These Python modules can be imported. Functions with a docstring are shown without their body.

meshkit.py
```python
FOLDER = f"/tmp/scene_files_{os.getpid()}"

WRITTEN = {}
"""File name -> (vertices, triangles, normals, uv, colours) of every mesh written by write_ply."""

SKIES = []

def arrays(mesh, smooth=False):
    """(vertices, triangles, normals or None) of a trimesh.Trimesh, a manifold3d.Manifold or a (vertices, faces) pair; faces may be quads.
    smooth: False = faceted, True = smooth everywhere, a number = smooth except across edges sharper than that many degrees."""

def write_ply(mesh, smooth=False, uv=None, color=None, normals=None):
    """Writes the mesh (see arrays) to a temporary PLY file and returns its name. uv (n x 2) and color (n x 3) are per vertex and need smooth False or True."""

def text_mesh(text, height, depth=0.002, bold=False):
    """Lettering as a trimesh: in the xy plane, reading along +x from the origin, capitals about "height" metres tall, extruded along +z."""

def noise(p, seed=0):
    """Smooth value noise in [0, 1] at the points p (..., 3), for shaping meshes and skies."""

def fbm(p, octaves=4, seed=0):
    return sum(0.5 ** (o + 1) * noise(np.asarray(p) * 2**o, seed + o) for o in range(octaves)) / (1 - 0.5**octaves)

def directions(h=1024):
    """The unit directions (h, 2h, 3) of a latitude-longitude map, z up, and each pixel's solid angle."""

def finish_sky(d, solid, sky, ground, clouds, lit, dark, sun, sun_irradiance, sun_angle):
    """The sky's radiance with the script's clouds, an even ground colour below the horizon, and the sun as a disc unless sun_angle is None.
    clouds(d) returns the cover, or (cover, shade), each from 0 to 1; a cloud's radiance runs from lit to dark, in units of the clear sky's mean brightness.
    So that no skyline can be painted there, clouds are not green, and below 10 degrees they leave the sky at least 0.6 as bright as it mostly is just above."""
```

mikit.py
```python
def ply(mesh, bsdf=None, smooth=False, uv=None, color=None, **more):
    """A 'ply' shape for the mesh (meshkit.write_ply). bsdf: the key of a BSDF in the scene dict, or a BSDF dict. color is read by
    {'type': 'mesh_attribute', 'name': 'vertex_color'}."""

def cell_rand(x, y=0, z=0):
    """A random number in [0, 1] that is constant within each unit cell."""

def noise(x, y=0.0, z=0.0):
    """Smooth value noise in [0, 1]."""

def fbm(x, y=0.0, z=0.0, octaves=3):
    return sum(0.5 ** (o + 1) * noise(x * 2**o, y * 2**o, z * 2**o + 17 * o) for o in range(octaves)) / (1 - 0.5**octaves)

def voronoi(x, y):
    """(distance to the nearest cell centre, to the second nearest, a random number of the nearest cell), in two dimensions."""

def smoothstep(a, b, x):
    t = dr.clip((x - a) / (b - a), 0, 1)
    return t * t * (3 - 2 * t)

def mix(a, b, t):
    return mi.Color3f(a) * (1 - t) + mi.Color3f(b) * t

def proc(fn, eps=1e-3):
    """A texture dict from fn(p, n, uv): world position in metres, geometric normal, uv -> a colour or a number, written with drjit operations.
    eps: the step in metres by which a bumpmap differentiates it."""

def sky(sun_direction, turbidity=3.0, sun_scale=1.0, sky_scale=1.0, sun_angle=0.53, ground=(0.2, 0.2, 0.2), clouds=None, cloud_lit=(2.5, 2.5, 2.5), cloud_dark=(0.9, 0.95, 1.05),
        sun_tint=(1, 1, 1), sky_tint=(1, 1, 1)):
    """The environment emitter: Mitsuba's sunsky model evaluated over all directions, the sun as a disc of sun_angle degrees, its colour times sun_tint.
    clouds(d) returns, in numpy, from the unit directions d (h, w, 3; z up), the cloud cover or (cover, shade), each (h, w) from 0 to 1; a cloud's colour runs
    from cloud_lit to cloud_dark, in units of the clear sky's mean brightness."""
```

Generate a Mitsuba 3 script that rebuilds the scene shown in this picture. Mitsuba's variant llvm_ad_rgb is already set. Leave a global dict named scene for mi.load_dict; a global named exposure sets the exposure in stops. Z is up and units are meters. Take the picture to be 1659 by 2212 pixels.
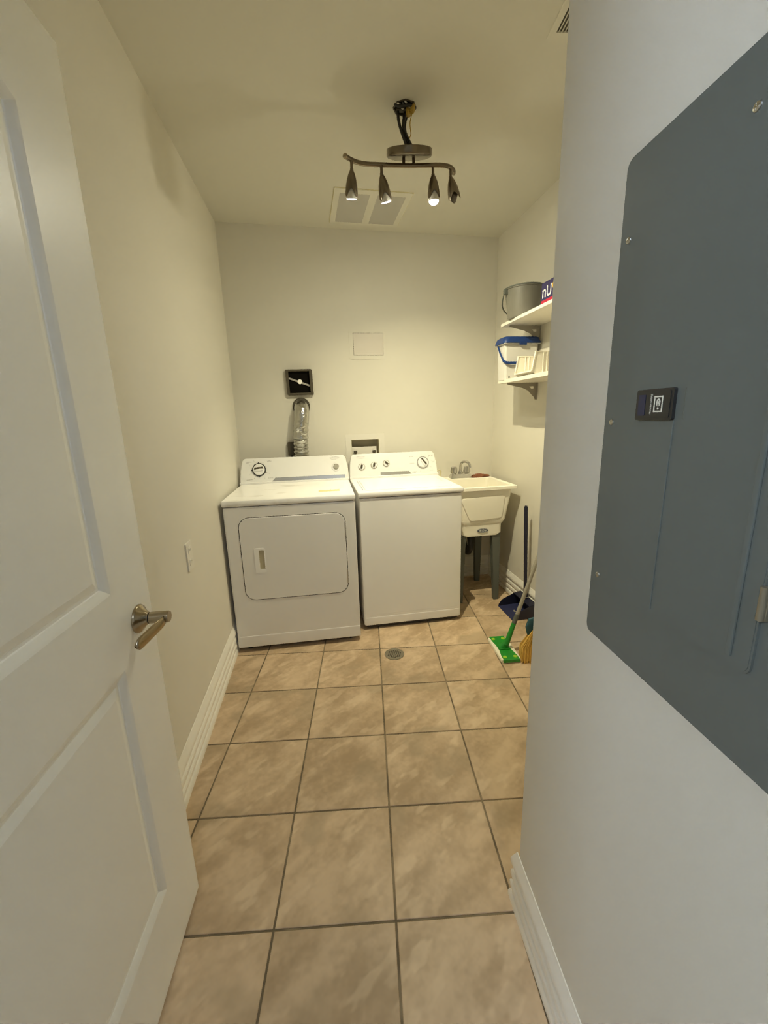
import math, random
import numpy as np
import trimesh, shapely
from shapely.geometry import Polygon, box as sbox, Point
from shapely import affinity
import manifold3d as m3
import drjit as dr
import mitsuba as mi
import mikit, meshkit
from mikit import noise, fbm, smoothstep, mix

random.seed(7)
scene, labels = {'type': 'scene'}, {}
T4 = mi.ScalarTransform4f

# ------------------------------------------------------------------ camera
W, H, FPX = 1659, 2212, 873.41
YAW, PITCH, ROLL = 0.038082, -0.223185, -0.028911
EYE = np.array([-0.03078, -0.83504, 1.36123])
PPX, PPY = -0.85, -10.46
cy, sy, cp, sp, cr, sr = math.cos(YAW), math.sin(YAW), math.cos(PITCH), math.sin(PITCH), math.cos(ROLL), math.sin(ROLL)
fwd = np.array([sy * cp, cy * cp, sp])
rgt = np.array([cy, -sy, 0.0])
up0 = np.cross(rgt, fwd)
up = -sr * rgt + cr * up0
scene['camera'] = {
    'type': 'perspective', 'fov': math.degrees(2 * math.atan(W / 2 / FPX)), 'fov_axis': 'x', 'near_clip': 0.02, 'far_clip': 50.0,
    'principal_point_offset_x': PPX / W, 'principal_point_offset_y': -PPY / H,
    'to_world': T4().look_at(origin=EYE.tolist(), target=(EYE + fwd).tolist(), up=up.tolist())}

# ------------------------------------------------------------------ light and exposure
exposure = 0.0
FACE = [760.0, 712.0, 530.0]          # the glowing faces of the three bulbs in the ceiling fixture
SPOT = [8.0, 7.1, 4.5]                # warm beam of the third bulb (W/sr on axis)
UNSEEN_HALL_LEFT = [60.0, 69.0, 82.0]        # standing globe lamp out of view in the hall, placed to light the near wall
UNSEEN_HALL_PENDANT = [17.0, 20.5, 28.0]     # hanging globe lamp out of view in the hall, placed to light the door

# ------------------------------------------------------------------ helpers: meshes
def cat(*ms):
    out = []
    for m in ms:
        out.extend(m if isinstance(m, (list, tuple)) else [m])
    return trimesh.util.concatenate(out)

def frame(o, deg=0.0, z=0.0):
    a = math.radians(deg)
    return np.array([[math.cos(a), -math.sin(a), 0, o[0]], [math.sin(a), math.cos(a), 0, o[1]], [0, 0, 1, z], [0, 0, 0, 1.0]])

def axes(o, x, y, z):
    M = np.eye(4)
    M[:3, 0], M[:3, 1], M[:3, 2], M[:3, 3] = x, y, z, o
    return M

def tf(m, M):
    m = m.copy()
    m.apply_transform(M)
    return m

def hullpts(p):
    return trimesh.convex.convex_hull(np.asarray(p, float))

_S = np.array([[math.cos(a) * math.cos(b), math.sin(a) * math.cos(b), math.sin(b)]
               for b in np.radians([-90, -45, 0, 45, 90]) for a in np.radians(np.arange(0, 360, 45))])

def rbox(x0, x1, y0, y1, z0, z1, r=0.003):
    r = min(r, abs(x1 - x0) / 2.01, abs(y1 - y0) / 2.01, abs(z1 - z0) / 2.01)
    return hullpts(np.vstack([_S * r + [x, y, z] for x in (x0 + r, x1 - r) for y in (y0 + r, y1 - r) for z in (z0 + r, z1 - r)]))

def bx(x0, x1, y0, y1, z0, z1):
    return trimesh.creation.box(bounds=[[min(x0, x1), min(y0, y1), min(z0, z1)], [max(x0, x1), max(y0, y1), max(z0, z1)]])

def rrect(x0, x1, y0, y1, r, n=6):
    return sbox(x0 + r, y0 + r, x1 - r, y1 - r).buffer(r, quad_segs=n)

def ext(poly, h):
    gs = getattr(poly, 'geoms', [poly])
    return cat([trimesh.creation.extrude_polygon(g, h, engine='earcut') for g in gs if g.area > 0])

def ext_xz(poly, y0, y1):
    """polygon in (x, z), extruded from y0 to y1"""
    m = ext(poly, abs(y1 - y0))
    return tf(m, axes((0, max(y0, y1), 0), (1, 0, 0), (0, 0, 1), (0, -1, 0)))

def ext_yz(poly, x0, x1):
    """polygon in (y, z), extruded from x0 to x1"""
    m = ext(poly, abs(x1 - x0))
    return tf(m, axes((min(x0, x1), 0, 0), (0, 1, 0), (0, 0, 1), (1, 0, 0)))

def lathe(prof, n=32):
    return trimesh.creation.revolve(np.asarray(prof, float), sections=n)

def tube(pts, r, n=10, closed=False):
    p = np.asarray(pts, float)
    r = np.broadcast_to(r, (len(p),))
    t = np.gradient(p, axis=0)
    t /= np.linalg.norm(t, axis=1, keepdims=True)
    a = np.cross(t[0], [0, 0, 1.0])
    if np.linalg.norm(a) < 0.1:
        a = np.cross(t[0], [1.0, 0, 0])
    V = []
    for i in range(len(p)):
        a = a - t[i] * (a @ t[i])
        a /= np.linalg.norm(a)
        b = np.cross(t[i], a)
        V.append([p[i] + r[i] * (math.cos(k) * a + math.sin(k) * b) for k in np.arange(n) * 2 * math.pi / n])
    V = np.array(V).reshape(-1, 3)
    F = []
    for i in range(len(p) - 1):
        for k in range(n):
            q = [i * n + k, i * n + (k + 1) % n, (i + 1) * n + (k + 1) % n, (i + 1) * n + k]
            F += [[q[0], q[1], q[2]], [q[0], q[2], q[3]]]
    c0, c1 = len(V), len(V) + 1
    V = np.vstack([V, p[0], p[-1]])
    for k in range(n):
        F += [[c0, (k + 1) % n, k], [c1, (len(p) - 1) * n + k, (len(p) - 1) * n + (k + 1) % n]]
    m = trimesh.Trimesh(V, F, process=False)
    m.fix_normals()
    return m

def spline(pts, n=24):
    from scipy.interpolate import CubicSpline
    p = np.asarray(pts, float)
    s = np.r_[0, np.cumsum(np.linalg.norm(np.diff(p, axis=0), axis=1))]
    return CubicSpline(s, p)(np.linspace(0, s[-1], n))

def loft(rings, cap0=True, cap1=True):
    """rings: list of (n, 3) outlines with the same number of points"""
    n = len(rings[0])
    V = np.vstack(rings)
    F = []
    for i in range(len(rings) - 1):
        for k in range(n):
            q = [i * n + k, i * n + (k + 1) % n, (i + 1) * n + (k + 1) % n, (i + 1) * n + k]
            F += [[q[0], q[1], q[2]], [q[0], q[2], q[3]]]
    for i, c in ((0, cap0), (len(rings) - 1, cap1)):
        if c:
            V = np.vstack([V, rings[i].mean(0)])
            for k in range(n):
                F.append([len(V) - 1, i * n + k, i * n + (k + 1) % n][::(1 if i else -1)])
    return trimesh.Trimesh(V, F, process=False)

def cyl(p0, p1, r, n=20):
    return trimesh.creation.cylinder(radius=r, segment=[p0, p1], sections=n)

def man(m):
    m = m.copy()
    m.merge_vertices()
    return m3.Manifold(m3.Mesh(np.asarray(m.vertices, np.float32), np.asarray(m.faces, np.uint32)))

def unman(M):
    k = M.to_mesh()
    return trimesh.Trimesh(k.vert_properties[:, :3], k.tri_verts, process=False)

def cut(a, *bs):
    A = man(a)
    for b in bs:
        A = A - man(b)
    return unman(A)

# ------------------------------------------------------------------ helpers: scene entries
def numbered(key):
    def taken(k):
        return k in scene or k in labels or any(x.startswith(k + '__') for x in scene)
    if not taken(key):
        return key
    i = 1
    while taken(f'{key}_{i:03d}'):
        i += 1
    return f'{key}_{i:03d}'

def put(key, mesh, mat, M=None, smooth=30, label=None, parent=None, **more):
    if parent:
        key = parent + '__' + key
    key = numbered(key)
    if M is not None:
        mesh = tf(mesh, M)
    scene[key] = mikit.ply(mesh, mat, smooth=smooth, **more)
    if label:
        labels[key] = {'label': label}
    return key

def thing(key, label, category, group=None):
    key = numbered(key)
    labels[key] = {'label': label, 'category': category}
    if group:
        labels[key]['group'] = group
    return key

def structure(key, label=None):
    labels.setdefault(key, {})['kind'] = 'structure'
    if label:
        labels[key]['label'] = label
    return key

# ------------------------------------------------------------------ materials
def principled(col, rough=0.5, **k):
    c = {'type': 'rgb', 'value': list(col)} if not callable(col) else mikit.proc(col)
    return {'type': 'twosided', 'bsdf': {'type': 'principled', 'base_color': c, 'roughness': rough, **k}}

def wall_paint(base):
    def fn(p, n, uv):
        k = fbm(p.x * 1.7 + 3.1, p.y * 1.7, p.z * 1.7, 3) - 0.5
        return mi.Color3f(*base) * (1 + 0.05 * k)
    return fn

def tile_col(p, n, uv):
    S = 0.335
    i, j = dr.floor(p.x / S), dr.floor(p.y / S)
    r = mikit.cell_rand(i, j, 1)
    r2 = mikit.cell_rand(i, j, 2)
    ox, oy = r * 31.0, r2 * 17.0
    a = (p.x * 0.76 + p.y * 0.65)
    b = (-p.x * 0.65 + p.y * 0.76)
    v = fbm(a * 7 + ox, b * 17 + oy, 0.0, 4)
    w = fbm(p.x * 9 + oy, p.y * 9 + ox, 4.0, 4)
    f = fbm(p.x * 70 + ox, p.y * 70, 2.0, 2)
    t = smoothstep(0.25, 0.75, v * 0.5 + w * 0.35 + f * 0.15)
    c = mix((0.315, 0.225, 0.137), (0.49, 0.372, 0.25), t)
    g = smoothstep(0.60, 0.78, fbm(a * 11 + oy, b * 26 + ox, 9.0, 3))
    c = mix(c, (0.60, 0.48, 0.34), g * 0.35)
    k = smoothstep(0.58, 0.74, fbm(p.x * 6 + ox * 2, p.y * 6, 5.0, 3))
    c = mix(c, (0.27, 0.21, 0.135), k * 0.45)
    return c * (1.14 + 0.12 * r)

def grout_col(p, n, uv):
    k = fbm(p.x * 14, p.y * 14, 0.0, 3)
    return mix((0.14, 0.108, 0.065), (0.24, 0.19, 0.12), smoothstep(0.35, 0.75, k))

def panel_grey(p, n, uv):
    k = fbm(p.x * 8, p.y * 8, p.z * 8, 3) - 0.5
    return mi.Color3f(0.102, 0.118, 0.113) * (1 + 0.10 * k)

def dryer_lid_col(p, n, uv):
    k = smoothstep(0.56, 0.72, fbm(p.x * 9 + 4, p.y * 16 + 1, 0.0, 4)) * smoothstep(-0.35, -0.55, p.x + 0.0)
    return mix((0.80, 0.80, 0.785), (0.62, 0.61, 0.57), k * 0.5)

def rag_col(p, n, uv):
    return mix((0.13, 0.045, 0.018), (0.26, 0.10, 0.05), fbm(p.x * 60, p.y * 60, p.z * 60, 3))

def bristle_col(p, n, uv):
    return mix((0.50, 0.30, 0.05), (0.72, 0.48, 0.12), noise(p.x * 160, p.y * 160, p.z * 14))

def foil_h(p, n, uv):
    return fbm(p.x * 60, p.y * 60, p.z * 90, 3)

def orange_peel(p, n, uv):
    return noise(p.x * 320, p.y * 320, p.z * 320)

MATS = {
    'paint_wall': {'type': 'twosided', 'bsdf': {'type': 'principled', 'base_color': mikit.proc(wall_paint((0.64, 0.62, 0.55))), 'roughness': 0.62, 'specular': 0.3}},
    'paint_ceiling': {'type': 'twosided', 'bsdf': {'type': 'diffuse', 'reflectance': {'type': 'rgb', 'value': [0.66, 0.645, 0.57]}}},
    'paint_trim': principled((0.80, 0.79, 0.735), 0.32),
    'paint_door': principled((0.76, 0.755, 0.70), 0.36),
    'tile': {'type': 'twosided', 'bsdf': {'type': 'principled', 'base_color': mikit.proc(tile_col), 'roughness': 0.42, 'specular': 0.35}},
    'grout': principled(grout_col, 0.9),
    'hall_floor': principled((0.32, 0.24, 0.16), 0.5),
    'enamel': principled((0.74, 0.735, 0.72), 0.25),
    'enamel_lid': {'type': 'twosided', 'bsdf': {'type': 'principled', 'base_color': mikit.proc(dryer_lid_col), 'roughness': 0.22}},
    'console_white': principled((0.80, 0.80, 0.785), 0.3),
    'gap_dark': principled((0.03, 0.026, 0.022), 0.8),
    'print_grey': principled((0.30, 0.30, 0.29), 0.6),
    'print_black': principled((0.03, 0.03, 0.03), 0.5),
    'silver': principled((0.50, 0.50, 0.48), 0.3, metallic=0.8),
    'chrome': principled((0.62, 0.61, 0.59), 0.12, metallic=1.0),
    'nickel': principled((0.36, 0.30, 0.21), 0.17, metallic=1.0),
    'bronze': principled((0.20, 0.165, 0.12), 0.2, metallic=0.95),
    'foil': {'type': 'twosided', 'bsdf': {'type': 'bumpmap', 'arbitrary': {'type': 'proc', **{k: v for k, v in mikit.proc(foil_h, 0.002).items() if k != 'type'}}, 'scale': 0.004,
                                          'bsdf': {'type': 'principled', 'base_color': {'type': 'rgb', 'value': [0.55, 0.545, 0.51]}, 'roughness': 0.2, 'metallic': 1.0}}},
    'tub_plastic': principled((0.80, 0.775, 0.68), 0.38),
    'leg_grey': principled((0.105, 0.115, 0.10), 0.5, metallic=0.2),
    'black_plastic': principled((0.018, 0.018, 0.018), 0.4),
    'dark_brown': principled((0.055, 0.045, 0.026), 0.6),
    'black_matte': principled((0.006, 0.005, 0.004), 0.95, specular=0.1),
    'ivory': principled((0.42, 0.38, 0.26), 0.5),
    'wall_plate': principled((0.67, 0.65, 0.585), 0.4),
    'access_cover': principled((0.585, 0.55, 0.495), 0.6),
    'panel_grey': {'type': 'twosided', 'bsdf': {'type': 'principled', 'base_color': mikit.proc(panel_grey), 'roughness': 0.45, 'specular': 0.5}},
    'badge_blue': principled((0.012, 0.016, 0.05), 0.35),
    'badge_white': principled((0.75, 0.75, 0.68), 0.45),
    'screw_metal': principled((0.55, 0.54, 0.50), 0.3, metallic=1.0),
    'bucket_grey': principled((0.155, 0.15, 0.125), 0.42),
    'blue_plastic': principled((0.006, 0.030, 0.135), 0.4),
    'bin_white': principled((0.56, 0.55, 0.52), 0.42),
    'tray_cream': principled((0.70, 0.665, 0.57), 0.4),
    'bracket_grey': principled((0.36, 0.34, 0.30), 0.4, metallic=0.2),
    'shelf_white': principled((0.68, 0.655, 0.58), 0.4),
    'box_purple': principled((0.035, 0.03, 0.10), 0.4),
    'box_red': principled((0.42, 0.02, 0.05), 0.4),
    'box_yellow': principled((0.70, 0.45, 0.08), 0.45),
    'navy': principled((0.010, 0.011, 0.028), 0.4),
    'navy_pan': principled((0.022, 0.026, 0.075), 0.45),
    'pan_grey': principled((0.22, 0.21, 0.18), 0.6),
    'green': principled((0.012, 0.235, 0.022), 0.38),
    'lime': principled((0.27, 0.52, 0.03), 0.45),
    'mop_cloth': principled((0.74, 0.72, 0.58), 0.9),
    'pole_grey': principled((0.36, 0.34, 0.28), 0.4, metallic=0.3),
    'teal': principled((0.018, 0.075, 0.10), 0.5),
    'bristle': principled(bristle_col, 0.8),
    'rag': principled(rag_col, 0.7),
    'drain_metal': principled((0.30, 0.27, 0.20), 0.4, metallic=0.7),
    'wire_black': principled((0.02, 0.018, 0.015), 0.5),
    'wire_yellow': principled((0.45, 0.30, 0.05), 0.5),
    'bulb_body': principled((0.62, 0.61, 0.58), 0.3),
    'vent_metal': principled((0.47, 0.455, 0.41), 0.5),
    'vent_frame': principled((0.655, 0.64, 0.565), 0.6),
    'vent_dark': principled((0.09, 0.08, 0.06), 0.8),
    'sticker_white': principled((0.86, 0.85, 0.80), 0.5),
    'sticker_yellow': principled((0.72, 0.60, 0.32), 0.5),
    'hose': principled((0.62, 0.57, 0.36), 0.5),
}
scene.update(MATS)

# ------------------------------------------------------------------ the room (plan measured from the tile grid)
CH = 2.597
oL, aL = -0.7027, 0.11602      # left wall   x = oL - aL y
oR, aR = 1.2742, 0.12071       # right wall  x = oR - aR y
oB, aB = 2.2743, 0.15215       # back wall   y = oB + aB x
oN, aN = 0.34624, 0.02418      # near wall   x = oN - aN y
FL, FR_, FB, FN = frame((oL, 0), math.degrees(math.atan(aL))), frame((oR, 0), math.degrees(math.atan(aR))), frame((0, oB), math.degrees(math.atan(aB))), frame((oN, 0), math.degrees(math.atan(aN)))
YN = 0.0195                    # the near wall ends here
YF = -0.66                     # front wall (with the doorway), room side
TH = 0.11
xL = lambda y: oL - aL * y
xR = lambda y: oR - aR * y
xN = lambda y: oN - aN * y
yB = lambda x: oB + aB * x
BL = np.array([-0.9498, 2.1298])
BR = np.array([0.9817, 2.4237])
NC = np.array([xN(YN), YN])
AR = np.array([xR(YN), YN])     # alcove's near right corner

room = Polygon([BL, BR, AR, NC, (xN(YF), YF), (xL(YF), YF)])
HX0, HX1, HY0 = -1.25, 1.15, -3.60
hall = Polygon([(HX0, HY0), (HX1, HY0), (HX1, YF - TH), (HX0, YF - TH)])
JX0 = -0.535                    # door jamb on the hinge side
doorway = Polygon([(JX0, YF - TH), (xN(YF), YF - TH), (xN(YF), YF), (JX0, YF)])

floor_all = shapely.union_all([room.buffer(0.002), doorway.buffer(0.002), hall.buffer(0.002)])
put('floor', tf(ext(floor_all.buffer(0.06, join_style='mitre'), 0.05), frame((0, 0), 0, -0.0528)), 'grout', smooth=False)
structure('floor', 'beige ceramic tile floor with dark brown grout joints')

S = 0.335
tile_region = shapely.union_all([room.buffer(-0.001, join_style='mitre'), doorway.buffer(0.003), hall.intersection(sbox(-3, -1.0, 3, 1)).buffer(0.003)]).intersection(sbox(-3, -1.0, 3, 3))
def tile_mesh(poly):
    c = shapely.geometry.polygon.orient(poly.simplify(0.0005))
    if c.area < c.convex_hull.area - 1e-6:
        return tf(ext(c, 0.006), frame((0, 0), 0, -0.006))
    P_ = np.array(c.exterior.coords)[:-1]
    inn = c.buffer(-0.0016, join_style='mitre')
    Q_ = np.array(inn.exterior.coords)[:-1] if not inn.is_empty else P_
    z = lambda a, h: np.c_[a, np.full(len(a), h)]
    return hullpts(np.vstack([z(P_, -0.006), z(P_, -0.0012), z(Q_, 0.0)]))
tiles = []
for j in range(-3, 8):
    for i in range(-4, 5):
        g = sbox(i * S + 0.0031, j * S + 0.0031, (i + 1) * S - 0.0031, (j + 1) * S - 0.0031).intersection(tile_region)
        for q in getattr(g, 'geoms', [g]):
            if q.area > 0.0012:
                tiles.append(q)
DRAIN = (0.083, 1.275)
for q in tiles:
    m = tile_mesh(q)
    if q.contains(Point(*DRAIN)):
        m = cut(m, tf(lathe([(0, -0.03), (0.0575, -0.03), (0.0575, 0.03), (0, 0.03)], 40), frame(DRAIN)))
    put('tile', m, 'tile', smooth=False, parent='floor')

# ceiling, with the hole of the junction box
JB = (0.176, 1.150)
octa = Point(*JB).buffer(0.047, quad_segs=2)
ceil_all = shapely.union_all([room.buffer(0.09, join_style='mitre'), hall.buffer(0.09, join_style='mitre')]).difference(octa)
put('ceiling', tf(ext(ceil_all, 0.06), frame((0, 0), 0, CH)), 'paint_ceiling', smooth=False)
structure('ceiling', 'plain cream painted ceiling')

def slab(key, poly, label, z0=-0.05, z1=CH + 0.03, mat='paint_wall', holes=()):
    m = tf(ext(poly, z1 - z0), frame((0, 0), 0, z0))
    if holes:
        m = cut(m, *holes)
    put(key, m, mat, smooth=False)
    structure(key, label)

uL = np.array([-aL, 1]); uL /= np.linalg.norm(uL); nL = np.array([-uL[1], uL[0]])
uR = np.array([-aR, 1]); uR /= np.linalg.norm(uR); nR = np.array([uR[1], -uR[0]])
uB = np.array([1, aB]); uB /= np.linalg.norm(uB); nB = np.array([-uB[1], uB[0]])
LF = np.array([xL(YF), YF])
slab('wall_left', Polygon([BL + uL * 0.1, LF - uL * 0.05, LF - uL * 0.05 + nL * TH, BL + uL * 0.1 + nL * TH]), 'left wall in plain cream paint')
outlet_hole = tf(bx(-0.150, 0.062, -0.05, 0.085, 1.0, 1.189), FB)
slab('wall_back', Polygon([BL, BR, BR + nB * TH, BL + nB * TH]), 'back wall in plain cream paint behind the machines', holes=[outlet_hole])
slab('wall_right', Polygon([BR + uR * 0.12, AR - uR * 0.06, AR - uR * 0.06 + nR * TH, BR + uR * 0.12 + nR * TH]), 'right wall of the sink alcove in cream paint')
slab('wall_near', Polygon([NC, (xN(YF - TH), YF - TH), (HX1 + TH, YF - TH), (HX1 + TH, YN - 0.3), AR + nR * TH, AR]), 'near right wall carrying the grey breaker panel')
DH = 2.075
fw1 = Polygon([LF + [-0.15, 0], (JX0, YF), (JX0, YF - TH), (HX0 - TH, YF - TH), (HX0 - TH, YF - TH + 0.02)])
slab('wall_front', Polygon([(HX0 - TH, YF - TH), (JX0, YF - TH), (JX0, YF), (xL(YF) - 0.15, YF), (HX0 - TH, YF)]), 'wall beside the doorway in cream paint')
slab('wall_header', doorway.buffer(0.0), 'wall over the doorway', z0=DH)
# hall behind the camera
slab('wall_hall_left', sbox(HX0 - TH, HY0 - TH, HX0, YF - TH), 'left wall of the hall')
slab('wall_hall_right', sbox(HX1, HY0 - TH, HX1 + TH, YF - TH), 'right wall of the hall')
slab('wall_hall_back', sbox(HX0, HY0 - TH, HX1, HY0), 'back wall of the hall')

# ------------------------------------------------------------------ baseboards
HB = 0.168
def bb_profile():
    return Polygon([(0, 0), (0.0165, 0), (0.0165, 0.012), (0.0150, 0.018), (0.0120, 0.024), (0.0045, 0.029), (0.0045, 0.041), (0.0140, 0.042), (0.0140, 0.055), (0.0110, 0.061), (0.0040, 0.066),
                    (0.0040, 0.078), (0.0130, 0.079), (0.0130, 0.094), (0.0100, 0.100), (0.0035, 0.105), (0.0035, 0.121), (0.0140, 0.123), (0.0145, 0.132), (0.0125, 0.141), (0.0085, 0.151),
                    (0.0045, 0.161), (0.0025, HB), (0, HB)])
def baseboard(key, p0, p1, inward, label, m0=0.0, m1=0.0):
    p0, p1 = np.asarray(p0, float), np.asarray(p1, float)
    L = np.linalg.norm(p1 - p0)
    u = (p1 - p0) / L
    prof = np.array(bb_profile().exterior.coords)[:-1]
    n = np.asarray(inward, float)
    def ring(at, mit):
        return np.array([[*(p0 + u * (at + mit * d) + n * d), z] for d, z in prof])
    a, b = ring(0, m0), ring(L, m1)
    k = len(prof)
    V = np.vstack([a, b])
    F = []
    for i in range(k):
        j = (i + 1) % k
        F += [[i, j, k + j], [i, k + j, k + i]]
    tri = trimesh.creation.triangulate_polygon(Polygon(prof), engine='earcut')[1]
    F += [list(t) for t in tri] + [[t[0] + k, t[2] + k, t[1] + k] for t in tri]
    m = trimesh.Trimesh(V, F, process=False)
    m.fix_normals()
    put(key, m, 'paint_trim', smooth=20)
    structure(key, label)
baseboard('baseboard_left', (xL(YF), YF), BL, -nL, 'white moulded baseboard along the left wall')
baseboard('baseboard_back', BL, BR, -nB, 'white moulded baseboard along the back wall')
baseboard('baseboard_right', AR, BR, -nR, 'white moulded baseboard beside the sink')
nN = np.array([-1, -aN]); nN /= np.linalg.norm(nN)
NB1 = np.array([xN(0.031), 0.031])
baseboard('baseboard_near', (xN(YF), YF), NB1, nN, 'white moulded baseboard under the breaker panel', 0.0, 1.0)
baseboard('baseboard_alcove', (NC[0] + 0.03, YN), AR, (0, 1), 'white moulded baseboard on the alcove side of the near wall')

# ------------------------------------------------------------------ doorway trim (jamb + head)
put('trim_1', cat(rbox(JX0 - 0.001, JX0 + 0.012, YF - TH, YF - 0.05, -0.002, DH), rbox(xN(YF) - 0.012, xN(YF) + 0.003, YF - TH, YF - 0.002, 0, DH), rbox(JX0, xN(YF), YF - TH, YF - 0.002, DH - 0.012, DH + 0.001)), 'paint_trim')
structure('trim_1', 'white door jamb around the doorway')

# ------------------------------------------------------------------ the open door
DO = (-0.5795, 0.113)
dang = math.degrees(math.atan2(-0.9977, 0.0677))
FD = frame(DO, dang)
DW, DHH, DT = 0.765, 2.052, 0.035
def outline(i, x0, x1, z0, zs, rise, n=17):
    """panel outline inset by i: straight sides and bottom, arched top (rise 0: straight)"""
    a, b = x0 + i, x1 - i
    xc, hw = (x0 + x1) / 2, (x1 - x0) / 2
    if rise > 0:
        Rr = (hw * hw + rise * rise) / (2 * rise)
        zc = zs + rise - Rr
        xs = np.linspace(b, a, n)
        top = np.c_[xs, zc + np.sqrt((Rr - i) ** 2 - (xs - xc) ** 2)]
    else:
        top = np.array([[b, zs - i], [a, zs - i]])
    return np.vstack([[[a, z0 + i], [b, z0 + i]], top])
PAN = [(0.152, DW - 0.152, 1.017, 1.868, 0.055), (0.152, DW - 0.152, 0.227, 0.843, 0.0)]
face = Polygon([(0, 0.012), (DW, 0.012), (DW, DHH), (0, DHH)], [outline(0, *p) for p in PAN])
v2, f2 = trimesh.creation.triangulate_polygon(face, engine='earcut')
fm = trimesh.Trimesh(np.c_[v2[:, 0], np.zeros(len(v2)), v2[:, 1]], f2, process=False)
back = bx(0, DW, -DT, -0.016, 0.012, DHH)
rim = cat(bx(0, 0.10, -DT, -0.0002, 0.012, DHH), bx(DW - 0.1, DW, -DT, -0.0002, 0.012, DHH), bx(0, DW, -DT, -0.0002, 0.012, 0.18), bx(0, DW, -DT, -0.0002, DHH - 0.1, DHH))
thing_door = 'door_1'
structure('door_1', 'open white two panel door with an arched upper panel')
put('leaf', cat(fm, back, rim), 'paint_door', FD, smooth=False, parent='door_1')
PROF = [(0, 0), (0.003, -0.0012), (0.008, -0.0030), (0.017, -0.0085), (0.0185, -0.0105), (0.022, -0.0110), (0.0245, -0.0105), (0.0265, -0.0090), (0.042, -0.0042)]
for p in PAN:
    rings = [np.c_[outline(i, *p)[:, 0], np.full(len(outline(i, *p)), d), outline(i, *p)[:, 1]] for i, d in PROF]
    m = loft(rings, cap0=False, cap1=False)
    o = outline(PROF[-1][0], *p)
    v2, f2 = trimesh.creation.triangulate_polygon(Polygon(o), engine='earcut')
    m = cat(m, trimesh.Trimesh(np.c_[v2[:, 0], np.full(len(v2), PROF[-1][1]), v2[:, 1]], f2, process=False))
    put('panel', m, 'paint_door', FD, smooth=20, parent='door_1')
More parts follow.
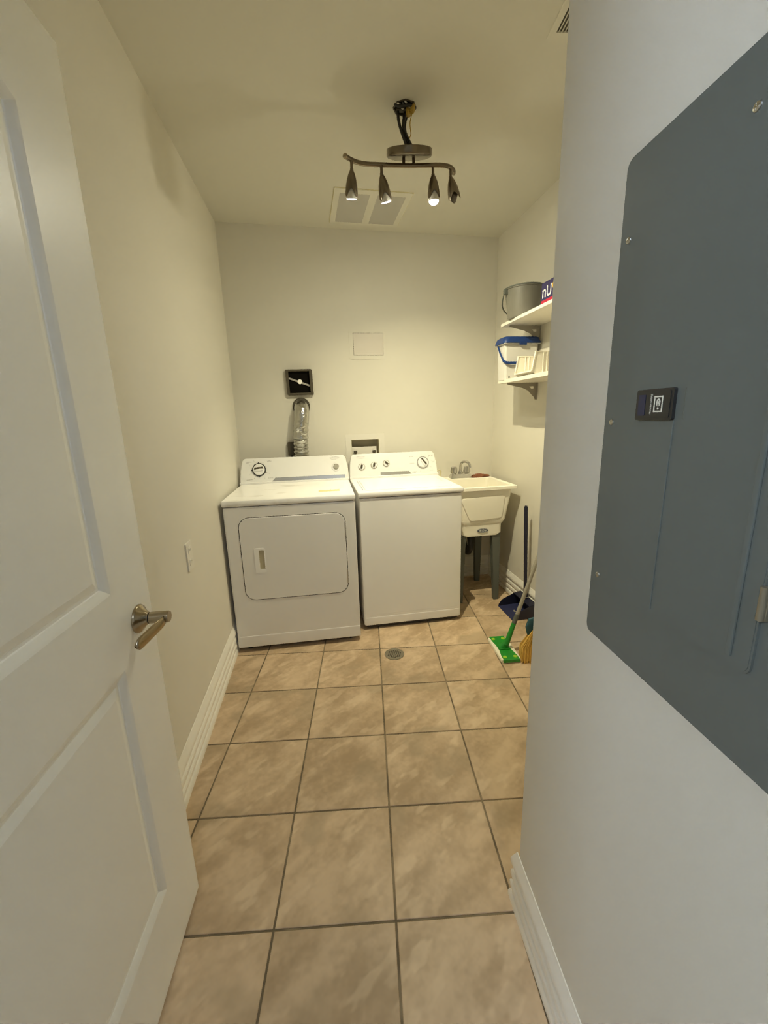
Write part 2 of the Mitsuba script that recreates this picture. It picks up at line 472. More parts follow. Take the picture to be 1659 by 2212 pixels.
# lever handle
hk = 'door_1__lever_handle'
HC = np.array([0.066, 0, 0.918])
MH = FD @ axes(HC, (1, 0, 0), (0, 0, -1), (0, 1, 0))      # local z out of the door
put('rose', lathe([(0.0125, 0), (0.033, 0), (0.033, 0.003), (0.031, 0.006), (0.022, 0.012), (0.0135, 0.022), (0.0135, 0.024), (0, 0.024)], 40), 'nickel', MH, parent=hk, smooth=35)
put('neck', cat(lathe([(0, 0.023), (0.0105, 0.023), (0.0105, 0.0265), (0, 0.0265)], 32)), 'print_black', MH, parent=hk)
put('spindle', lathe([(0, 0.026), (0.0128, 0.026), (0.0135, 0.027), (0.0135, 0.066), (0.0125, 0.0685), (0, 0.0685)], 36), 'nickel', MH, parent=hk, smooth=35)
pts = spline([(0.000, 0.004, 0.058), (0.018, 0.004, 0.060), (0.045, 0.006, 0.055), (0.078, 0.011, 0.046), (0.104, 0.013, 0.041)], 16)
hw_ = np.interp(np.linspace(0, 1, 16), [0, .15, .5, .85, .95, 1], [.0108, .0120, .0140, .0148, .012, .005])
rings = []
for q_, w_ in zip(pts, hw_):
    rings.append(np.array([q_ + [0, w_ * math.cos(a), 0.0042 * math.sin(a)] for a in np.linspace(0, 2 * math.pi, 14, endpoint=False)]))
put('lever', loft(rings), 'nickel', MH, parent=hk, smooth=60)
put('latch_plate', bx(-0.0012, 0.001, -0.030, -0.006, 0.875, 0.955), 'nickel', FD, parent='door_1', smooth=False)

# ------------------------------------------------------------------ breaker panel on the near wall (FN: x into the wall, y along it)
bp = thing('breaker_panel', 'grey steel breaker panel cover on the near right wall', 'electrical panel')
put('cover', cat(ext_yz(rrect(-0.590, -0.1985, 0.984, 1.694, 0.012), -0.0055, 0.002)), 'panel_grey', FN, parent=bp, smooth=False)
rim_ = rrect(-0.487, -0.258, 1.088, 1.600, 0.012)
door_m = cat(ext_yz(rim_, -0.0085, -0.0050), ext_yz(rrect(-0.485, -0.260, 1.090, 1.598, 0.011), -0.0092, -0.0080))
dk = put('door', door_m, 'panel_grey', FN, parent=bp, smooth=False)
put('crease', rbox(-0.0108, -0.0085, -0.346, -0.344, 1.094, 1.345, 0.0008), 'panel_grey', FN, parent=dk)
put('crease', rbox(-0.0118, -0.0085, -0.4665, -0.4600, 1.100, 1.590, 0.0014), 'panel_grey', FN, parent=dk)
put('hinge', cat(cyl((-0.0115, -0.4895, 1.155), (-0.0115, -0.4895, 1.190), 0.0035), rbox(-0.0105, -0.005, -0.494, -0.488, 1.155, 1.190, 0.001)), 'drain_metal', FN, parent=bp)
put('hinge', cat(cyl((-0.0115, -0.4895, 1.500), (-0.0115, -0.4895, 1.535), 0.0035), rbox(-0.0105, -0.005, -0.494, -0.488, 1.500, 1.535, 0.001)), 'drain_metal', FN, parent=bp)
for (y_, z_) in ((-0.2165, 1.590), (-0.2165, 1.341), (-0.2175, 1.092), (-0.395, 1.636)):
    s_ = cat(lathe([(0, 0), (0.0046, 0), (0.0042, 0.0014), (0.0026, 0.0022), (0, 0.0024)], 20))
    s_ = cut(s_, bx(-0.0006, 0.0006, -0.006, 0.006, 0.0016, 0.004), bx(-0.006, 0.006, -0.0006, 0.0006, 0.0016, 0.004))
    put('screw', s_, 'screw_metal', FN @ axes((-0.0055, y_, z_), (0, 1, 0), (0, 0, 1), (-1, 0, 0)) @ np.diag([1, 1, 1, 1.0]), parent=bp)
# black latch with the maker's plate
lt = bp + '__latch'
put('body', cat(ext_yz(rrect(-0.3455, -0.2795, 1.3455, 1.3845, 0.003), -0.0135, -0.008), ext_yz(rrect(-0.3415, -0.300, 1.3490, 1.3815, 0.002), -0.0146, -0.0130)), 'black_plastic', FN, parent=lt, smooth=False)
put('grip', ext_yz(rrect(-0.2975, -0.2845, 1.351, 1.378, 0.001), -0.0141, -0.0133), 'badge_blue', FN, parent=lt, smooth=False)
fr_ = sbox(-0.3300, 1.3555, -0.3150, 1.3755).difference(sbox(-0.3284, 1.3573, -0.3166, 1.3737))
cring = Point(0, 0).buffer(0.0044, quad_segs=10).difference(Point(0, 0).buffer(0.0027, quad_segs=10)).difference(sbox(-0.0018, -0.006, 0.0018, -0.001))
cring = affinity.translate(affinity.scale(cring, 0.75, 1.15), -0.3226, 1.3672)
hbar = sbox(-0.3237, 1.3652, -0.3215, 1.3690)
dot_ = sbox(-0.3238, 1.3588, -0.3214, 1.3614)
put('emblem', ext_yz(shapely.union_all([fr_, cring, hbar, dot_]), -0.0151, -0.0145), 'badge_white', FN, parent=lt, smooth=False)
tx = meshkit.text_mesh('Cutler-Hammer', 0.0026, 0.0005)
tx.apply_translation([-tx.bounds[0][0], 0, 0])
tx.apply_scale([0.0255 / tx.bounds[1][0], 1, 1])
put('lettering', tf(tx, axes((-0.0146, -0.3085, 1.3782), (0, 0, -1), (0, -1, 0), (-1, 0, 0))), 'badge_white', FN, parent=lt, smooth=False)
put('seam', rbox(-0.0096, -0.0088, -0.3590, -0.3572, 1.3465, 1.383, 0.0004), 'leg_grey', FN, parent=bp)

# ------------------------------------------------------------------ dryer
def knob_dial(M, r, par, ring_mat, grip_mat, turn):
    k = numbered(par + '__knob')
    put('collar', lathe([(r * 0.84, 0), (r, 0), (r, 0.006), (r * 0.93, 0.008), (r * 0.84, 0.008), (r * 0.84, 0)], 40), ring_mat, M, parent=k)
    put('cap', lathe([(0, 0), (r * 0.84, 0), (r * 0.84, 0.010), (r * 0.76, 0.015), (0, 0.016)], 40), 'console_white', M, parent=k, smooth=35)
    Mt = M @ trimesh.transformations.rotation_matrix(turn, (0, 0, 1))
    dark_patch = Point(0, 0).buffer(r * 0.68, quad_segs=12).intersection(sbox(-1, r * 0.06, 1, r * 0.36))
    put('dark_patch', ext(dark_patch, 0.0008), grip_mat, Mt @ frame((0, 0), 0, 0.0156), parent=k, smooth=False)  # flat dark patch laid on the cap, no recess is cut
    put('grip', rbox(-r * 0.60, r * 0.60, -r * 0.20, r * 0.06, 0.012, 0.027, 0.004), 'console_white' if r > 0.03 else grip_mat, Mt, parent=k)
    return k

def console(FR, key, x0, x1, y0, z0, hgt, slope, depth, z_kick=0.022):
    """controls backsplash: bevelled slab with rounded top corners, leaning back. Returns the frame of its face."""
    L = math.hypot(1, slope)
    # face frame: x right, y up along the face, z out
    Mf = FR @ axes((0, y0, z0), (1, 0, 0), (0, slope / L, 1 / L), (0, -1 / L, slope / L))
    hl = hgt * L
    w = 0.020
    shp = Polygon([(x0, 0), (x1, 0), (x1 + 0.001, 0.03), (x1 - 0.004, hl * 0.55), (x1 - w + 0.004, hl - 0.02), (x1 - w - 0.008, hl - 0.004), (x1 - w - 0.02, hl),
                   (x0 + w + 0.02, hl), (x0 + w + 0.008, hl - 0.004), (x0 + w - 0.004, hl - 0.02), (x0 + 0.004, hl * 0.55), (x0 - 0.001, 0.03)])
    shp = shp.buffer(-0.012).buffer(0.012, quad_segs=5)
    a = np.array(shp.exterior.coords)[:-1]
    n_ = len(a)
    cen = a.mean(0)
    rings = []
    for dz, ins in ((-depth, 0.0), (-0.012, 0.0), (-0.004, 0.0015), (0.0, 0.006)):
        b = cen + (a - cen) * (1 - ins / np.maximum(np.linalg.norm(a - cen, axis=1, keepdims=True), 1e-6) * 1.3)
        rings.append(np.c_[b, np.full(n_, dz)])
    m = loft(rings)
    m.fix_normals()
    return Mf, m, hl

FDR = frame((-0.843, 1.366), 5.9)
dryer = thing('clothes_dryer', 'white front loading clothes dryer with large square door beside the left wall', 'dryer')
TZ = 0.927
WD = 0.735
body = cat(rbox(0.003, WD, 0.0, 0.655, 0.030, 0.888, 0.010), rbox(0.004, WD - 0.001, -0.0035, 0.012, 0.032, 0.112, 0.007), bx(0.03, WD - 0.03, 0.03, 0.62, 0.012, 0.05))
gap_out = rrect(0.0765, 0.6755, 0.330, 0.828, 0.062, 8)
gap_in = rrect(0.0800, 0.6720, 0.3335, 0.8245, 0.0585, 8)
body = cut(rbox(0.003, WD, 0.0, 0.655, 0.030, 0.888, 0.010), ext_xz(gap_out.difference(gap_in), -0.02, 0.014))
put('body', cat(body, rbox(0.004, WD - 0.001, -0.0030, 0.012, 0.031, 0.106, 0.007)), 'enamel', FDR, parent=dryer, smooth=35)
put('dark_gap_ring', cat(ext_xz(rrect(0.0760, 0.6760, 0.3295, 0.8285, 0.062, 8).difference(rrect(0.0802, 0.6718, 0.3337, 0.8243, 0.0583, 8)), 0.0035, 0.013)), 'gap_dark', FDR, parent=dryer, smooth=False)  # ring coloured dark to darken the gap around the door
put('plinth', bx(0.03, WD - 0.03, 0.025, 0.62, 0.016, 0.05), 'gap_dark', FDR, parent=dryer, smooth=False)
for fx, fy in ((0.06, 0.06), (WD - 0.06, 0.06), (0.06, 0.6), (WD - 0.06, 0.6)):
    put('foot', cyl((fx, fy, 0.0), (fx, fy, 0.035), 0.018), 'black_plastic', FDR, parent=dryer)
door_pl = ext_xz(rrect(0.082, 0.670, 0.3355, 0.8225, 0.057, 8), -0.0035, 0.004)
hole = bx(0.1765, 0.2035, -0.02, 0.02, 0.520, 0.634)
dk = put('door', cut(door_pl, hole), 'enamel', FDR, parent=dryer, smooth=35)
body_hole = None
plate = rrect(0.150, 0.208, 0.500, 0.646, 0.004).difference(rrect(0.176, 0.204, 0.520, 0.634, 0.003))
put('handle', cat(ext_xz(plate, -0.0062, -0.0030)), 'console_white', FDR, parent=dk, smooth=False)
put('grip_recess', cat(bx(0.176, 0.204, -0.001, 0.0005, 0.520, 0.634), bx(0.1755, 0.1775, -0.0060, 0.0, 0.52, 0.634)), 'ivory', FDR, parent=dk, smooth=False)
for z_ in (0.725, 0.435):
    put('hinge', rbox(0.6685, 0.6745, -0.0055, 0.004, z_ - 0.045, z_ + 0.045, 0.0015), 'screw_metal', FDR, parent=dk)
put('top', rbox(-0.003, WD + 0.004, -0.006, 0.655, 0.890, TZ, 0.012), 'enamel_lid', FDR, parent=dryer, smooth=35)
Mf, cm, hl = console(FDR, 'c', -0.004, WD + 0.004, 0.570, TZ - 0.001, 0.172, 0.30, 0.034)
ck = put('console', cm, 'console_white', Mf, parent=dryer, smooth=35)
put('base_strip', rbox(-0.006, WD + 0.006, 0.558, 0.640, TZ - 0.002, TZ + 0.012, 0.004), 'console_white', FDR, parent=ck)
XO, XS = 0.0, 1.0
strip = Polygon([(0.208, 0.013), (WD - 0.022, 0.013), (WD - 0.022, 0.038), (0.232, 0.038)])
put('silver_strip', tf(ext(strip, 0.0008), frame((0, 0), 0, 0.0)), 'silver', Mf, parent=ck, smooth=False)
def oval(rx, ry, inner=0.0):
    p = affinity.scale(Point(0, 0).buffer(1.0, quad_segs=10), rx, ry)
    return p.difference(affinity.scale(Point(0, 0).buffer(1.0, quad_segs=10), rx - inner, ry - inner)) if inner else p
put('emblem', tf(ext(oval(0.033, 0.0085), 0.0022), frame((0.645, 0.156))), 'enamel', Mf, parent=ck, smooth=False)
put('emblem_arc', tf(ext(oval(0.035, 0.0100, 0.0016).intersection(sbox(-1, 0.002, 1, 1)), 0.0026), frame((0.645, 0.156))), 'silver', Mf, parent=ck, smooth=False)
KD = (0.126, 0.098)
knob_dial(Mf @ frame(KD), 0.046, dryer, 'print_black', 'dark_brown', 0.08)
# printed scale around the dial: short strokes, words too small to read
random.seed(3)
marks = []
for a in np.radians([20, 55, 118, 150, 205, 240, 300, 335]):
    c_, s_ = math.cos(a), math.sin(a)
    marks.append(affinity.translate(affinity.rotate(sbox(-0.009, -0.0005, 0.009, 0.0005), math.degrees(a), origin=(0, 0)), KD[0] + 0.066 * c_, KD[1] + 0.066 * s_))
for (x_, y_, w_) in ((0.040, 0.152, 0.036), (0.040, 0.147, 0.018), (0.182, 0.158, 0.022), (0.182, 0.153, 0.026), (0.040, 0.030, 0.036), (0.040, 0.025, 0.02), (0.186, 0.036, 0.03)):
    xx = x_
    while xx < x_ + w_:
        l = random.uniform(0.002, 0.005)
        marks.append(sbox(xx, y_, xx + l, y_ + 0.0026))
        xx += l + 0.0012
put('print', ext(shapely.union_all(marks), 0.0006), 'print_grey', Mf, parent=ck, smooth=False)
for tb_ in [affinity.translate(affinity.rotate(sbox(0.045, -0.0032, 0.0525, 0.0032), a, origin=(0, 0)), *KD) for a in (92, 182, 270, 338)]:
    put('dial_tab', ext(tb_, 0.005), 'print_black', Mf, parent=ck, smooth=False)
put('start_button_ring', tf(lathe([(0.020, 0), (0.031, 0), (0.030, 0.004), (0.021, 0.005), (0.020, 0)], 32), frame((0.652, 0.095))), 'enamel', Mf, parent=ck)
put('start_button', tf(lathe([(0, 0), (0.018, 0), (0.018, 0.007), (0.014, 0.010), (0, 0.011)], 32), frame((0.652, 0.095))), 'pole_grey', Mf, parent=ck)
put('sticker', bx(0.545, 0.685, 0.215, 0.300, TZ - 0.0005, TZ + 0.0006), 'sticker_white', FDR, parent=dryer, smooth=False)
put('sticker', bx(0.530, 0.655, 0.130, 0.185, TZ - 0.0005, TZ + 0.0006), 'sticker_yellow', FDR, parent=dryer, smooth=False, label='yellowed paper label')

# ------------------------------------------------------------------ washer
FWA = frame((-0.0905, 1.561), 7.03)
washer = thing('washing_machine', 'white top loading washing machine with three small knobs beside the sink', 'washing machine')
WW, TW = 0.652, 0.911
wb = cut(rbox(0.0, WW, 0.0, 0.66, 0.028, 0.874, 0.010), tf(hullpts([(0.012, -0.02, 0.105), (WW - 0.012, -0.02, 0.105), (0.012, -0.02, 0.1), (WW - 0.012, -0.02, 0.1), (0.012, 0.002, 0.102), (WW - 0.012, 0.002, 0.102)]), np.eye(4)))
put('body', cat(wb, rbox(0.010, WW - 0.010, -0.0022, 0.01, 0.030, 0.086, 0.005)), 'enamel', FWA, parent=washer, smooth=35)
put('plinth', bx(0.02, WW - 0.02, 0.015, 0.63, 0.012, 0.05), 'gap_dark', FWA, parent=washer, smooth=False)
for fx, fy in ((0.05, 0.05), (WW - 0.05, 0.05), (0.05, 0.6), (WW - 0.05, 0.6)):
    put('foot', cyl((fx, fy, 0.0), (fx, fy, 0.03), 0.018), 'black_plastic', FWA, parent=washer)
top = rbox(-0.008, WW + 0.010, -0.010, 0.66, 0.877, TW, 0.011)
lid_gap = ext(rrect(0.048, WW - 0.046, 0.055, 0.500, 0.02).difference(rrect(0.0500, WW - 0.048, 0.057, 0.498, 0.0185)), 0.02)
put('top', cut(top, tf(lid_gap, frame((0, 0), 0, TW - 0.004))), 'enamel', FWA, parent=washer, smooth=35)
put('lid', tf(ext(rrect(0.0506, WW - 0.0486, 0.0576, 0.4975, 0.018), 0.006), frame((0, 0), 0, TW - 0.005)), 'enamel', FWA, parent=washer, smooth=35)
put('lid_slot', bx(0.0335, 0.0355, 0.09, 0.47, TW - 0.001, TW + 0.0006), 'gap_dark', FWA, parent=washer, smooth=False)
Mw, cm, hl = console(FWA, 'c', -0.006, WW + 0.012, 0.565, TW - 0.001, 0.178, 0.30, 0.036)
ck = put('console', cm, 'console_white', Mw, parent=washer, smooth=35)
put('base_strip', rbox(-0.008, WW + 0.014, 0.553, 0.640, TW - 0.002, TW + 0.014, 0.004), 'console_white', FWA, parent=ck)
strip = Polygon([(0.225, 0.017), (0.463, 0.017), (0.440, 0.040), (0.225, 0.040)])
put('silver_strip', ext(strip, 0.0008), 'silver', Mw, parent=ck, smooth=False)
put('emblem', tf(ext(oval(0.030, 0.0085), 0.0022), frame((0.084, 0.158))), 'enamel', Mw, parent=ck, smooth=False)
put('emblem_arc', tf(ext(oval(0.032, 0.0100, 0.0016).intersection(sbox(-1, 0.002, 1, 1)), 0.0026), frame((0.084, 0.158))), 'silver', Mw, parent=ck, smooth=False)
KW = (0.553, 0.098)
knob_dial(Mw @ frame(KW), 0.046, washer, 'print_grey', 'dark_brown', -0.95)
for kx, ky, an in ((0.087, 0.086, 1.35), (0.180, 0.095, 1.3), (0.272, 0.104, -0.8)):
    knob_dial(Mw @ frame((kx, ky)), 0.025, washer, 'pole_grey', 'dark_brown', an)
marks = []
for a in np.radians([12, 40, 68, 95, 160, 185, 215, 250, 275, 300, 330]):
    c_, s_ = math.cos(a), math.sin(a)
    marks.append(affinity.translate(affinity.rotate(sbox(-0.007, -0.0004, 0.007, 0.0004), math.degrees(a), origin=(0, 0)), KW[0] + 0.066 * c_, KW[1] + 0.066 * s_))
for (x_, y_, w_) in ((0.452, 0.145, 0.03), (0.600, 0.150, 0.035), (0.600, 0.144, 0.03), (0.452, 0.095, 0.03), (0.470, 0.030, 0.03), (0.470, 0.025, 0.024), (0.605, 0.036, 0.03), (0.625, 0.098, 0.02)):
    xx = x_
    while xx < x_ + w_:
        l = random.uniform(0.002, 0.005)
        marks.append(sbox(xx, y_, xx + l, y_ + 0.0022))
        xx += l + 0.0012
put('print', ext(shapely.union_all(marks), 0.0006), 'print_grey', Mw, parent=ck, smooth=False)
# cream hose looped behind the washer
hs = thing('drain_hose', 'cream plastic hose loop showing behind the right end of the washer controls', 'hose')
put('loop', tube(spline([(0.668, 0.625, 0.88), (0.671, 0.625, 0.91), (0.684, 0.625, 0.935), (0.702, 0.625, 0.930), (0.706, 0.630, 0.905), (0.700, 0.632, 0.872)], 26), 0.005), 'hose', FWA, parent=hs, smooth=60)

# ------------------------------------------------------------------ utility sink
FS = frame((1.000, 1.878), 7.6)       # origin: front right corner of the rim; x to the right, y to the back
sink = thing('utility_sink', 'cream plastic utility sink on grey legs between washer and right wall', 'sink')
RZ = 0.865
SWD, SDP = 0.455, 0.530
def rr3(x0, x1, y0, y1, r, z, n=5):
    return np.array([[x, y, z] for x, y in list(rrect(x0, x1, y0, y1, r, n).exterior.coords)[:-1]])
outer = [rr3(-SWD, 0, 0, SDP, 0.012, RZ - 0.022), rr3(-SWD, 0, 0, SDP, 0.012, RZ - 0.003), rr3(-SWD + .003, -.003, .003, SDP - .003, 0.011, RZ),
         rr3(-SWD + .028, -.030, .026, SDP - .115, 0.02, RZ - 0.001), rr3(-SWD + .034, -.036, .032, SDP - .120, 0.025, RZ - 0.012),
         rr3(-SWD + .055, -.058, .058, SDP - .140, 0.04, 0.64), rr3(-SWD + .090, -.090, .09, SDP - .17, 0.05, 0.60), rr3(-SWD + .16, -.16, .16, SDP - .24, 0.05, 0.592)]
under = [rr3(-SWD, 0, 0, SDP, 0.012, RZ - 0.022), rr3(-SWD + .028, -.030, .024, SDP - .028, 0.02, RZ - 0.022), rr3(-SWD + .030, -.032, .026, SDP - .03, 0.02, 0.80),
         rr3(-SWD + .046, -.056, .040, SDP - .05, 0.03, 0.620), rr3(-SWD + .058, -.066, .046, SDP - .06, 0.035, 0.596), rr3(-SWD + .068, -.079, .052, SDP - .066, 0.03, 0.584),
         rr3(-SWD + .072, -.083, .053, SDP - .07, 0.02, 0.520), rr3(-SWD + .10, -.108, .056, SDP - .09, 0.02, 0.502), rr3(-SWD + .10, -.108, .062, SDP - .10, 0.02, 0.560)]
mo, mu = loft(outer, cap0=False), loft(under, cap0=False)
mu.invert()
put('tub', cat(mo, mu), 'tub_plastic', FS, parent=sink, smooth=40)
# raised front field of the apron
fp = lambda x, z, d: [x, np.interp(z, [0.584, 0.62, 0.80, 0.843], [0.052, 0.040, 0.026, 0.024]) - d, z]
o1 = [(-0.415, 0.790), (-0.075, 0.800), (-0.088, 0.630), (-0.330, 0.615)]
cx_, cz_ = np.mean([a for a, b in o1]), np.mean([b for a, b in o1])
pg = np.array(Polygon(o1).buffer(-0.02).buffer(0.02, quad_segs=5).exterior.coords)[:-1]
ring = lambda k, d: np.array([fp(cx_ + (a - cx_) * k, cz_ + (b - cz_) * k, d) for a, b in pg])
m_ = loft([ring(1.0, -0.002), ring(0.98, 0.003), ring(0.93, 0.0055)], cap0=False)
put('apron_panel', m_, 'tub_plastic', FS, parent=sink, smooth=40)
bg = thing_b = sink + '__badge'
MB_ = FS @ axes((-0.228, 0.0505, 0.5435), (1, 0, 0), (0, 0, 1), (0, -1, 0))
put('plate', ext(oval(0.042, 0.0155), 0.003), 'badge_blue', MB_, parent=bg, smooth=False)
put('rim', ext(oval(0.0405, 0.0142, 0.0012), 0.0036), 'badge_white', MB_, parent=bg, smooth=False)
bm = [oval(0.009, 0.0095, 0.0016), affinity.translate(sbox(-0.0022, -0.004, 0.0022, 0.004), 0, 0)]
for sgn in (-1, 1):
    for yy in (-0.006, -0.001, 0.004):
        bm.append(sbox(min(sgn * 0.012, sgn * 0.027), yy, max(sgn * 0.012, sgn * 0.027), yy + 0.0024))
put('mark', ext(shapely.union_all(bm), 0.0036), 'badge_white', MB_, parent=bg, smooth=False)
def leg(xa, ya, dx, dy):
    def L_(z, w, ox, oy):
        return [(xa + ox + sx * w, ya + oy + sy_ * w * 0.8, z) for sx, sy_ in ((-1, -1), (1, -1), (1, 1), (-1, 1))]
    a = L_(0.56, 0.031, 0, 0); b = L_(0.0, 0.019, dx, dy)
    m = hullpts(a + b)
    c = hullpts([(xa + sx * 0.031 + (0.010 if dx > 0 else -0.010), ya + 0.012 + sy_ * 0.03, 0.56) for sx in (-1, 1) for sy_ in (-1, 1)] + [(xa + dx + sx * 0.017, ya + dy + 0.012 + sy_ * 0.02, 0.01) for sx in (-1, 1) for sy_ in (-1, 1)])
    return m
for (xa, ya, dx, dy) in ((-0.118, 0.092, 0.012, -0.022), (-SWD + 0.080, 0.092, -0.012, -0.022), (-0.118, SDP - 0.13, 0.012, 0.022), (-SWD + 0.080, SDP - 0.13, -0.012, 0.022)):
    put('leg', leg(xa, ya, dx, dy), 'leg_grey', FS, parent=sink, smooth=False)
put('drain_pipe', cat(tube(spline([(-0.23, 0.27, 0.60), (-0.23, 0.27, 0.40), (-0.23, 0.29, 0.31), (-0.23, 0.35, 0.29), (-0.23, 0.40, 0.34), (-0.23, 0.45, 0.37), (-0.23, 0.535, 0.37)], 40), 0.022, 14), lathe([(0, 0.5), (0.045, 0.5), (0.045, 0.6), (0, 0.6)], 24).apply_translation([-0.23, 0.27, 0])), 'black_plastic', FS, parent=sink, smooth=50)
# faucet
fc = thing('faucet', 'chrome two handle faucet with gooseneck spout on the back ledge of the sink', 'faucet')
FX, FY = -0.245, SDP - 0.066
put('base', hullpts([(FX + sx * w, FY + sy_ * d, z) for z, w, d in ((RZ - 0.001, 0.086, 0.030), (RZ + 0.005, 0.085, 0.029), (RZ + 0.030, 0.076, 0.022)) for sx in (-1, 1) for sy_ in (-1, 1)]), 'chrome', FS, parent=fc, smooth=False)
for sgn in (-1, 1):
    kp = [(0, 0.030), (0.015, 0.030), (0.017, 0.036), (0.027, 0.041), (0.0265, 0.060), (0.022, 0.084), (0.018, 0.088), (0, 0.089)]
    kn = lathe(kp, 24)
    v = kn.vertices
    a_ = np.arctan2(v[:, 1], v[:, 0]); rr_ = np.hypot(v[:, 0], v[:, 1])
    k_ = 1 - 0.10 * (np.abs(np.cos(a_ * 3)) > 0.9) * ((v[:, 2] > 0.04) & (v[:, 2] < 0.086))
    v[:, 0] *= k_; v[:, 1] *= k_
    kn.vertices = v
    put('handle', kn, 'chrome', FS @ frame((FX + sgn * 0.052, FY), 10, RZ), parent=fc, smooth=25)
put('spout', cat(tube(spline([(FX, FY, RZ + 0.025), (FX, FY, RZ + 0.085), (FX + 0.006, FY - 0.012, RZ + 0.118), (FX + 0.022, FY - 0.050, RZ + 0.130), (FX + 0.036, FY - 0.088, RZ + 0.118), (FX + 0.040, FY - 0.100, RZ + 0.088)], 30), 0.0095, 14),
                 lathe([(0, 0.028), (0.017, 0.028), (0.016, 0.05), (0.012, 0.056), (0, 0.056)], 20).apply_translation([FX, FY, RZ])), 'chrome', FS, parent=fc, smooth=50)
# brown rag
rg = trimesh.creation.icosphere(subdivisions=4)
v = rg.vertices.copy()
nz = meshkit.fbm(v * 2.3 + 5, 4, seed=3) - 0.5
v *= (1 + 0.75 * nz)[:, None]
v = v * [0.075, 0.030, 0.017]
v[:, 2] = np.maximum(v[:, 2], -0.006)
v[:, 2] += 0.006
v[:, 1] -= 0.30 * np.maximum(0, -v[:, 0] - 0.02)
rg.vertices = v
rk = thing('cleaning_rag', 'crumpled brown rag on the sink ledge to the right of the faucet', 'rag')
put('cloth', rg, 'rag', FS @ frame((-0.092, SDP - 0.075), -2, RZ), parent=rk, smooth=50)

# ------------------------------------------------------------------ on the back wall (FB: x right, y into the wall)
# dryer duct
dk = thing('dryer_duct', 'crinkled foil dryer duct rising behind the dryer into the back wall', 'duct')
pts = spline([(-0.522, -0.062, 0.70), (-0.522, -0.062, 1.05), (-0.518, -0.062, 1.25), (-0.503, -0.064, 1.37), (-0.500, -0.050, 1.413), (-0.500, -0.025, 1.431), (-0.500, -0.0005, 1.436)], 90)
rad = 0.052 + np.array([0.0035 * math.sin(i * 2.1) * (1.0 if 34 < i < 66 else 0.15) for i in range(90)]) + 0.002 * np.array([random.uniform(-1, 1) for _ in range(90)]) * np.array([1.0 if 34 < i < 66 else 0.2 for i in range(90)])
dm = tube(pts, rad, 28)
v = dm.vertices
dm.vertices = v + (meshkit.fbm(v * 55, 3, seed=2)[:, None] - 0.5) * 0.022 * np.exp(-((v[:, 2:] - 1.285) / 0.055) ** 2) * [1, 1, 0.3]
put('pipe', dm, 'foil', FB, parent=dk, smooth=22)
put('clamp', tf(lathe([(0.0535, 0), (0.0555, 0), (0.0555, 0.012), (0.0535, 0.012), (0.0535, 0)], 28), frame((-0.519, -0.062), 0, 1.215)), 'silver', FB, parent=dk)
put('collar', cat(ext_xz(Point(-0.500, 1.440).buffer(0.062, quad_segs=10).difference(Point(-0.500, 1.440).buffer(0.052, quad_segs=10)), -0.008, 0.001)), 'dark_brown', FB, parent=dk, smooth=False)
# power plug
pk = thing('power_plug', 'dark grey power plug on the wall at the left of the foil duct', 'plug')
put('housing', rbox(-0.618, -0.574, -0.032, 0.001, 1.095, 1.190, 0.005), 'dark_brown', FB, parent=pk)
put('cord', tube(spline([(-0.596, -0.016, 1.10), (-0.596, -0.016, 1.05), (-0.594, -0.014, 0.98), (-0.594, -0.012, 0.85)], 14), 0.008), 'print_black', FB, parent=pk, smooth=60)
# square damper frame
vk = thing('wall_vent', 'square dark vent frame with a diagonal bar and white hub on the back wall', 'vent')
VM = FB @ axes((-0.500, 0, 1.608), (1, 0, 0), (0, 1, 0), (0, 0, 1)) @ trimesh.transformations.rotation_matrix(math.radians(-1.0), (0, 1, 0))
put('back', bx(-0.080, 0.080, -0.006, 0.001, -0.080, 0.080), 'black_matte', VM, parent=vk, smooth=False)
for (x0, x1, z0, z1) in ((-0.092, 0.086, 0.072, 0.085), (-0.085, 0.092, -0.089, -0.074), (-0.092, -0.073, -0.082, 0.083), (0.071, 0.092, -0.086, 0.080)):
    put('side', rbox(x0, x1, -0.034, 0.0, z0, z1, 0.002), 'dark_brown', VM, parent=vk)
bar = tf(rbox(-0.080, 0.080, -0.016, -0.008, -0.0065, 0.0065, 0.001), trimesh.transformations.rotation_matrix(math.radians(21), (0, 1, 0)))
put('bar', bar, 'bracket_grey', VM, parent=vk)
put('hub', tf(lathe([(0, 0), (0.0165, 0), (0.0165, 0.003), (0.014, 0.0045), (0, 0.005)], 28), axes((0.002, -0.016, 0.002), (1, 0, 0), (0, 0, 1), (0, -1, 0))), 'sticker_white', VM, parent=vk)
# access panel
ak = thing('access_panel', 'beige rectangular access panel in the middle of the back wall', 'access panel')
fr_ = sbox(-0.134, 1.7625, 0.1245, 1.967).difference(sbox(-0.105, 1.789, 0.1155, 1.9405))
put('frame', ext_xz(fr_, -0.0035, 0.001), 'paint_wall', FB, parent=ak, smooth=False)
put('cover', ext_xz(sbox(-0.1025, 1.7915, 0.1145, 1.939), -0.0042, 0.001), 'access_cover', FB, parent=ak, smooth=False)
put('seam', ext_xz(sbox(-0.105, 1.789, 0.1155, 1.9405).difference(sbox(-0.1025, 1.7915, 0.1145, 1.939)), -0.0004, 0.001), 'dark_brown', FB, parent=ak, smooth=False)
